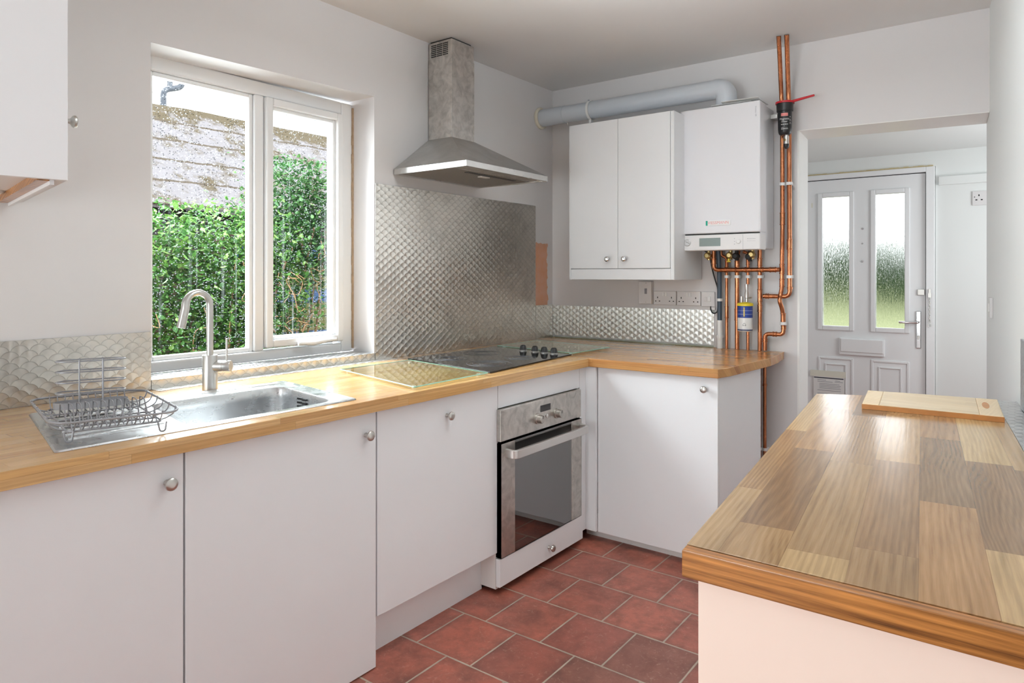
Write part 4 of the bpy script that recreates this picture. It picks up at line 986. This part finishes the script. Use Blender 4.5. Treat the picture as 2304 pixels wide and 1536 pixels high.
obj('splashback', MB().prism([(-1.074, rw(-1.074) + .0005), (-1.074, rw(-1.074) + .004), (-3.0, rw(-3.0) + .004), (-3.0, rw(-3.0) + .0005)], ZW + .001, 1.02), spot_steel('engine_turned_sheet_right', 0, 2, col=(.60, .63, .66)),
    label='engine-turned steel splashback on the right wall, at the right edge', cat='splashback', group='engine-turned steel splashbacks')
# chopping board
t = thing('chopping_board', 'bamboo chopping board with a slot handle on the far end of the counter', 'chopping board', (-1.24, -2.07, ZW))
BQ = [Vector(p) for p in ((-1.352, -1.922), (-1.336, -2.245), (-1.052, -2.224), (-1.100, -1.896))]   # front left, front right, back right, back left
def bq(u, v): return (BQ[0] * (1 - u) + BQ[1] * u) * (1 - v) + (BQ[3] * (1 - u) + BQ[2] * u) * v
bz0, bz1 = ZW + .0005, ZW + .0155
def bprism(u0, u1, v0, v1, z0, z1, mat, name, par, **k):
    return obj(name, MB().prism([tuple(bq(*p)) for p in ((u0, v0), (u1, v0), (u1, v1), (u0, v1))], z0, z1), mat, par, **k)
bprism(0, .13, 0, 1, bz0 + .001, bz1, 'boardp', 'end_strip', t, bevel=.002)
bprism(.131, .84, .0, 1, bz0 + .001, bz1, 'board', 'body', t, bevel=.001)
hs = bprism(.841, 1, 0, 1, bz0 + .001, bz1, 'boardp', 'end_strip', t, bevel=.002)
bprism(-.002, 1.002, -.003, -.0005, bz0, bz1 - .0015, 'boarde', 'front_edge', t)
sl_ = [tuple(bq(.90 + .026 * math.cos(a * math.pi / 8) , .56 + .19 * math.sin(a * math.pi / 8))) for a in range(16)]
obj('handle_slot', MB().prism(sl_, bz1 - .0002, bz1 + .0004), 'boarde', hs)
# light switch on the right wall
def rwp(x, d, z): return Vector((x, rw(x), z)) + Vector((-SK, 1, 0)).normalized() * d
t = thing('light_switch', 'white light switch on the right wall near the hall opening', 'switch', (-.11, rw(-.11), 1.02))
m = MB(); m.add([rwp(x, d, z) for z in (1.028, 1.108) for x, d in ((-.16, .0005), (-.07, .0005), (-.07, .011), (-.16, .011))], [(3, 2, 1, 0), (4, 5, 6, 7), (0, 1, 5, 4), (1, 2, 6, 5), (2, 3, 7, 6), (3, 0, 4, 7)])
obj('plate', m, 'sock', t, bevel=.002)
m = MB(); m.add([rwp(x, d, z) for z in (1.052, 1.084) for x, d in ((-.122, .011), (-.108, .011), (-.108, .015), (-.122, .013))], [(3, 2, 1, 0), (4, 5, 6, 7), (0, 1, 5, 4), (1, 2, 6, 5), (2, 3, 7, 6), (3, 0, 4, 7)])
obj('rocker', m, 'white', t)

# ------------------------------------------------------------------ hall: front door
d1 = thing('door_1', kind='structure', loc=(HX, -1.27, 0))
fr = MB().box(HX - .03, HX + .07, -.777, -.838, 0, 2.006).box(HX - .03, HX + .07, -1.706, -1.763, 0, 2.006).box(HX - .03, HX + .07, -.838, -1.706, 1.968, 2.006)
obj('door_frame', fr, 'upvc', d1, bevel=.004)
y0, y1, ya, yb, yc_, yd_ = -.842, -1.7, -.980, -1.181, -1.366, -1.567
zg0, zg1 = .787, 1.826
lf = MB().box(HX, HX + .045, y0, ya, .01, 1.962).box(HX, HX + .045, yb, yc_, .01, 1.962).box(HX, HX + .045, yd_, y1, .01, 1.962)
for a, b in ((ya, yb), (yc_, yd_)): lf.box(HX, HX + .045, a, b, .01, zg0).box(HX, HX + .045, a, b, zg1, 1.962)
leaf = obj('door_leaf', lf, 'upvc', d1)
obj('shadow_gap', MB().box(HX + .01, HX + .03, -1.7, -1.706, .01, 1.968).box(HX + .01, HX + .03, y0, -1.706, 1.962, 1.968), 'gap', d1)
for a, b in ((ya, yb), (yc_, yd_)):
    obj('glazing_bead', frame_rect(MB(), 0, abs(b - a) + .076, zg0 - .036, zg1 + .036, .036, 0, .02) and
        (lambda mb: mb)(MB().box(HX - .014, HX + .002, a + .034, a - .002, zg0 - .034, zg1 + .034).box(HX - .014, HX + .002, b + .002, b - .034, zg0 - .034, zg1 + .034).box(HX - .014, HX + .002, a, b, zg0 - .034, zg0 + .002).box(HX - .014, HX + .002, a, b, zg1 - .002, zg1 + .034)), 'upvc', leaf, bevel=.006)
    obj('pane', MB().box(HX + .018, HX + .024, a, b, zg0, zg1), 'reed', leaf)
    mo = MB()
    for o_, t_ in ((0, .016), (.05, .012)):
        A0, B0, Z0, Z1 = a + .030 - o_, b - .030 + o_, .12 + o_, .536 - o_
        mo.box(HX - .008, HX + .001, A0, A0 - t_, Z0, Z1).box(HX - .008, HX + .001, B0 + t_, B0, Z0, Z1).box(HX - .008, HX + .001, A0 - t_, B0 + t_, Z1 - t_, Z1).box(HX - .008, HX + .001, A0 - t_, B0 + t_, Z0, Z0 + t_)
    obj('panel_moulding', mo, 'upvc', leaf, bevel=.003)
lp_ = obj('letter_plate', MB().prism([(HX - .001, -1.106), (HX - .022, -1.109), (HX - .022, -1.432), (HX - .001, -1.435)], .563, .697), 'upvc', leaf, bevel=.006)
obj('letter_flap', MB().box(HX - .029, HX - .021, -1.122, -1.424, .588, .692), 'upvc', lp_, bevel=.004)
hn_ = obj('handle_plate', MB().box(HX - .010, HX + .001, -1.640, -1.673, .643, .926), 'chrome', leaf, bevel=.009, seg=3)
obj('lever', MB().tube(fillet([(HX - .008, -1.656, .842), (HX - .045, -1.656, .842), (HX - .047, -1.532, .839)], .012, 4), .009, 10), 'chrome', hn_, smooth=True)
obj('lock_cylinder', MB().box(HX - .014, HX - .009, -1.648, -1.664, .712, .740), 'nickel', hn_, bevel=.003)
obj('spy_hole', MB().lathe((HX + .001, -1.273, 1.305), (-1, 0, 0), [(0, .009), (.004, .009), (.005, .005)], 14).lathe((HX + .001, -1.274, 1.445), (-1, 0, 0), [(0, .007), (.003, .006)], 12).lathe((HX + .001, -1.275, 1.561), (-1, 0, 0), [(0, .009), (.004, .008)], 14), 'chrome', leaf, smooth=True)
obj('chain_keeper', MB().box(HX - .012, HX + .001, -1.650, -1.696, 1.046, 1.090), 'nickel', leaf, bevel=.002)
ch = MB().box(HX - .040, HX - .030, -1.726, -1.738, 1.060, 1.092).box(HX - .041, HX - .030, -1.722, -1.742, 1.030, 1.062)
for k_ in range(11):
    z = 1.022 - k_ * .017
    lk = [(HX - .036 + (.005 * math.cos(a * math.pi / 5) if k_ % 2 else 0), -1.731 + (0 if k_ % 2 else .005 * math.cos(a * math.pi / 5)), z + .0105 * math.sin(a * math.pi / 5)) for a in range(10)]
    ch.tube(lk, .0022, 5, closed=True)
ch.tube([(HX - .036, -1.731 + .011 * math.cos(a * math.pi / 7), .823 + .011 * math.sin(a * math.pi / 7)) for a in range(14)], .002, 5, closed=True)
obj('door_chain', ch, 'nickel', d1, smooth=True)
tp = MB().box(HX - .001, HX + .0005, -.896, -.907, 1.748, 1.786)
obj('tape_scrap', tp, 'tape', leaf)
fo = MB()
for k_ in range(30):
    y = -.79 - k_ * .032; w_ = R.uniform(.006, .012)
    fo.box(HX - .012, HX + .001, y, y - .033, 2.0085 - w_ * .3, 2.0085 + w_)
obj('trim_3', fo, 'foam', kind='structure')
# notice on the door
t = thing('paper_notice', 'white printed notice taped low on the front door, left panel', 'notice', (HX, -1.03, .2))
obj('sheet', MB().box(HX - .0105, HX - .009, -.915, -1.147, .05, .388), 'paper', t)
obj('tape', MB().box(HX - .0115, HX - .0107, -.890, -1.155, .374, .424), 'tape', t)
nl = MB().box(HX - .0112, HX - .0106, -.919, -1.140, .360, .3685)
obj('heading_bar', nl, 'inkd', t)
nl = MB()
for i, (a, b, z) in enumerate(((-.945, -1.01, .345), (-1.08, -1.115, .345), (-.945, -1.06, .332), (-1.075, -1.135, .335), (-.96, -1.11, .315), (-.96, -1.12, .303), (-.96, -1.115, .291), (-.96, -1.12, .279), (-.945, -1.12, .262), (-.945, -1.12, .235), (-.945, -1.10, .22), (-.945, -1.12, .205))):
    nl.box(HX - .0112, HX - .0106, a, b, z, z + .0035)
obj('printed_lines', nl, 'ink', t)
# hall socket
t = thing('wall_socket', 'white socket on the far hall wall, right of the front door', 'socket', (HX, -2.04, 1.71))
obj('plate', MB().box(HX - .012, HX - .0005, -1.993, -2.082, 1.700, 1.802), 'sock', t, bevel=.003)
pz = MB().box(HX - .0126, HX - .010, -2.030, -2.037, 1.765, 1.778)
for y in (-2.018, -2.050): pz.box(HX - .0126, HX - .010, y - .006, y + .006, 1.735, 1.743)
pz.box(HX - .0126, HX - .010, -2.004, -2.010, 1.757, 1.763)
obj('socket_hole', pz, 'gap', t)

# ------------------------------------------------------------------ outside the kitchen window
struct('garden_ground', MB().box(-8, 14, .26, 16, -.12, -.02), 'soil')
def leaf_cloud(n, gen, size, flat=.3):
    mb = MB()
    for _ in range(n):
        c = Vector(gen()); a = R.uniform(0, 2 * math.pi); tl = R.uniform(-.9, .9)
        d = Vector((math.cos(a) * math.cos(tl), math.sin(a) * math.cos(tl), math.sin(tl) - flat)).normalized()
        sd_ = d.cross(Vector((R.uniform(-.4, .4), R.uniform(-.4, .4), 1))).normalized()
        l = size * R.uniform(.6, 1.3); w_ = l * .34
        up_n = d.cross(sd_) * (l * .10)
        mb.add([c, c + d * l * .28 + sd_ * w_ * .85 + up_n, c + d * l * .62 + sd_ * w_ * .75 + up_n, c + d * l, c + d * l * .62 - sd_ * w_ * .75 + up_n, c + d * l * .28 - sd_ * w_ * .85 + up_n, c + d * l * .5], [(0, 1, 6), (1, 2, 6), (2, 3, 6), (3, 4, 6), (4, 5, 6), (5, 0, 6)])
    return mb
def shrub(label, x, y, h, rx, ry, n, mat, z0=.0, size=.036, vines=3):
    t = thing('shrub', label, 'shrub', (x, y, -.02), 'shrubs and ivy outside the kitchen window')
    lumps = [(x + R.uniform(-1, 1) * rx * .7, y + R.uniform(-1, 1) * ry * .6, z0 + (h - z0) * R.uniform(.05, .92)) for _ in range(34)]
    def gen():
        lx, ly, lz = R.choice(lumps); s_ = .10 + .09 * (1 - lz / h)
        return (lx + R.gauss(0, s_), ly + R.gauss(0, s_ * .7), max(.02, min(h + .06, lz + R.gauss(0, s_))))
    obj('foliage', leaf_cloud(int(n * 2.2), gen, size), mat, t)
    st = MB()
    for k_ in range(5):
        bx_ = x + R.uniform(-.1, .1); st.tube(bez([(bx_, y, -.02), (bx_ + R.uniform(-.1, .1), y + R.uniform(-.05, .05), h * .35), (bx_ + R.uniform(-.25, .25), y + R.uniform(-.1, .1), h * .8)], 5), .007, 6)
    obj('stem', st, 'stem', t, smooth=True)
    vm = MB()
    for k_ in range(vines):
        p = Vector((x + R.uniform(-rx, rx), y - ry * .9, h * R.uniform(.55, .8))); pts = [p]
        for _ in range(6): p = p + Vector((R.uniform(-.07, .07), R.uniform(-.03, .03), R.uniform(-.10, .03))); pts.append(p)
        vm.tube(bez(pts, 4), .0025, 5)
    obj('vine', vm, 'vine', t, smooth=True)
shrub('bright green shrub at the left edge of the fixed pane', -1.92, 1.25, 1.50, .24, .16, 3600, 'leaf')
shrub('light green shrub low behind the tap', -1.52, 1.30, 1.52, .26, .18, 3600, 'leaf', .25)
shrub('leafy shrub with trailing vines beside the window mullion', -1.13, 1.32, 1.60, .22, .16, 2300, 'leaf', .45, vines=9)
shrub('tall feathery green shrub behind the opening sash', -.78, 1.45, 1.88, .30, .12, 2600, 'leafd', 1.22, .034)
shrub('thin ivy clump low in the opening sash', -.98, 1.30, 1.25, .12, .10, 420, 'leafd', .3, .034)
def fence(label, x0, x1, y, hts, mats, group):
    t = thing('fence_panel', label, 'fence', ((x0 + x1) / 2, y, -.02), group)
    for k_, (z0_, z1_) in enumerate(hts):
        obj('board', MB().box(x0, x1, y, y + .02, z0_, z1_), mats[k_ % len(mats)], t)
    for x in (x0 + .05, x1 - .05): obj('post', MB().box(x - .04, x + .04, y + .021, y + .10, -.02, hts[-1][1] + .05), 'fenceb', t)
fence('dark brown horizontal-board fence behind the shrubs', -2.9, -.95, 1.85, [(.0 + k_ * .13, .12 + k_ * .13) for k_ in range(11)], ['fenceb'], 'garden fences')
fence('mossy green and blue horizontal-board fence seen through the opening sash', -.94, .9, 1.85, [(.0 + k_ * .10, .092 + k_ * .10) for k_ in range(14)], ['fenceo', 'fencebl', 'fenceo'], 'garden fences')
# outbuilding with a mossy roof
t = thing('outbuilding', 'long low outbuilding with a mossy grey roof behind the shrubs', 'building', (1.5, 6, -.02))
obj('wall', MB().box(-6, 10, 4.75, 7.4, -.02, 1.80), 'brickd', t)
rf = MB(); vs = []
NXR, NYR = 60, 10
for i in range(NXR + 1):
    for j in range(NYR + 1):
        x = -6.3 + 16.6 * i / NXR; y = 4.5 + 1.5 * j / NYR; z = 1.85 + 1.34 * j / NYR
        vs.append((x, y, z + R.uniform(-.012, .012) + (.02 if j == NYR else 0) * R.random()))
fs = [(i * (NYR + 1) + j, (i + 1) * (NYR + 1) + j, (i + 1) * (NYR + 1) + j + 1, i * (NYR + 1) + j + 1) for i in range(NXR) for j in range(NYR)]
ro = obj('roof', rf.add(vs, fs), 'roof', t); sm = ro.modifiers.new('thickness', 'SOLIDIFY'); sm.thickness = .05; sm.offset = -1
obj('rear_roof', MB().prism([(-6.3, 6.0), (10.3, 6.0), (10.3, 7.7), (-6.3, 7.7)], lambda p: 3.10 - (p[1] - 6) * .8, lambda p: 3.15 - (p[1] - 6) * .8), 'roof', t)
# soil pipe rising behind the roof
t = thing('soil_pipe', 'grey waste pipe with a bend rising above the mossy roof', 'pipe', (1.57, 7.9, -.02))
obj('pipe', MB().tube(fillet([(1.57, 7.9, -.02), (1.57, 7.9, 3.93), (1.85, 7.9, 4.03), (1.88, 7.9, 4.8)], .08, 5), .042, 12), 'pvcp', t, smooth=True)
obj('bracket', MB().box(1.64, 1.69, 7.87, 7.93, 3.99, 4.6).box(1.69, 1.88, 7.88, 7.92, 4.16, 4.22), 'pvcp', t)

# ------------------------------------------------------------------ outside the front door
struct('front_lawn', MB().prism([(HX + .21, -14), (24, -14), (24, 14), (HX + .21, 14)], -.3, lambda p: -.03 if p[0] < 5 else 1.15), 'lawn')
def hedge(label, x, y0, y1, h, n):
    t = thing('hedge', label, 'hedge', (x, (y0 + y1) / 2, -.03), 'hedges beyond the front door')
    obj('foliage', leaf_cloud(n, lambda: (x + R.uniform(-.5, .5), R.uniform(y0, y1), h * R.random() ** .6), .34), 'leafh', t)
    obj('core', MB().box(x - .3, x + .3, y0 + .1, y1 - .1, -.03, h * .85), 'leafh', t, bevel=.1)
hedge('green hedge seen blurred through the left pane of the front door', 14.0, -.4, 3.4, 2.15, 2000)
hedge('darker green hedge seen blurred through the right pane of the front door', 13.0, -4.6, -.5, 1.55, 2000)
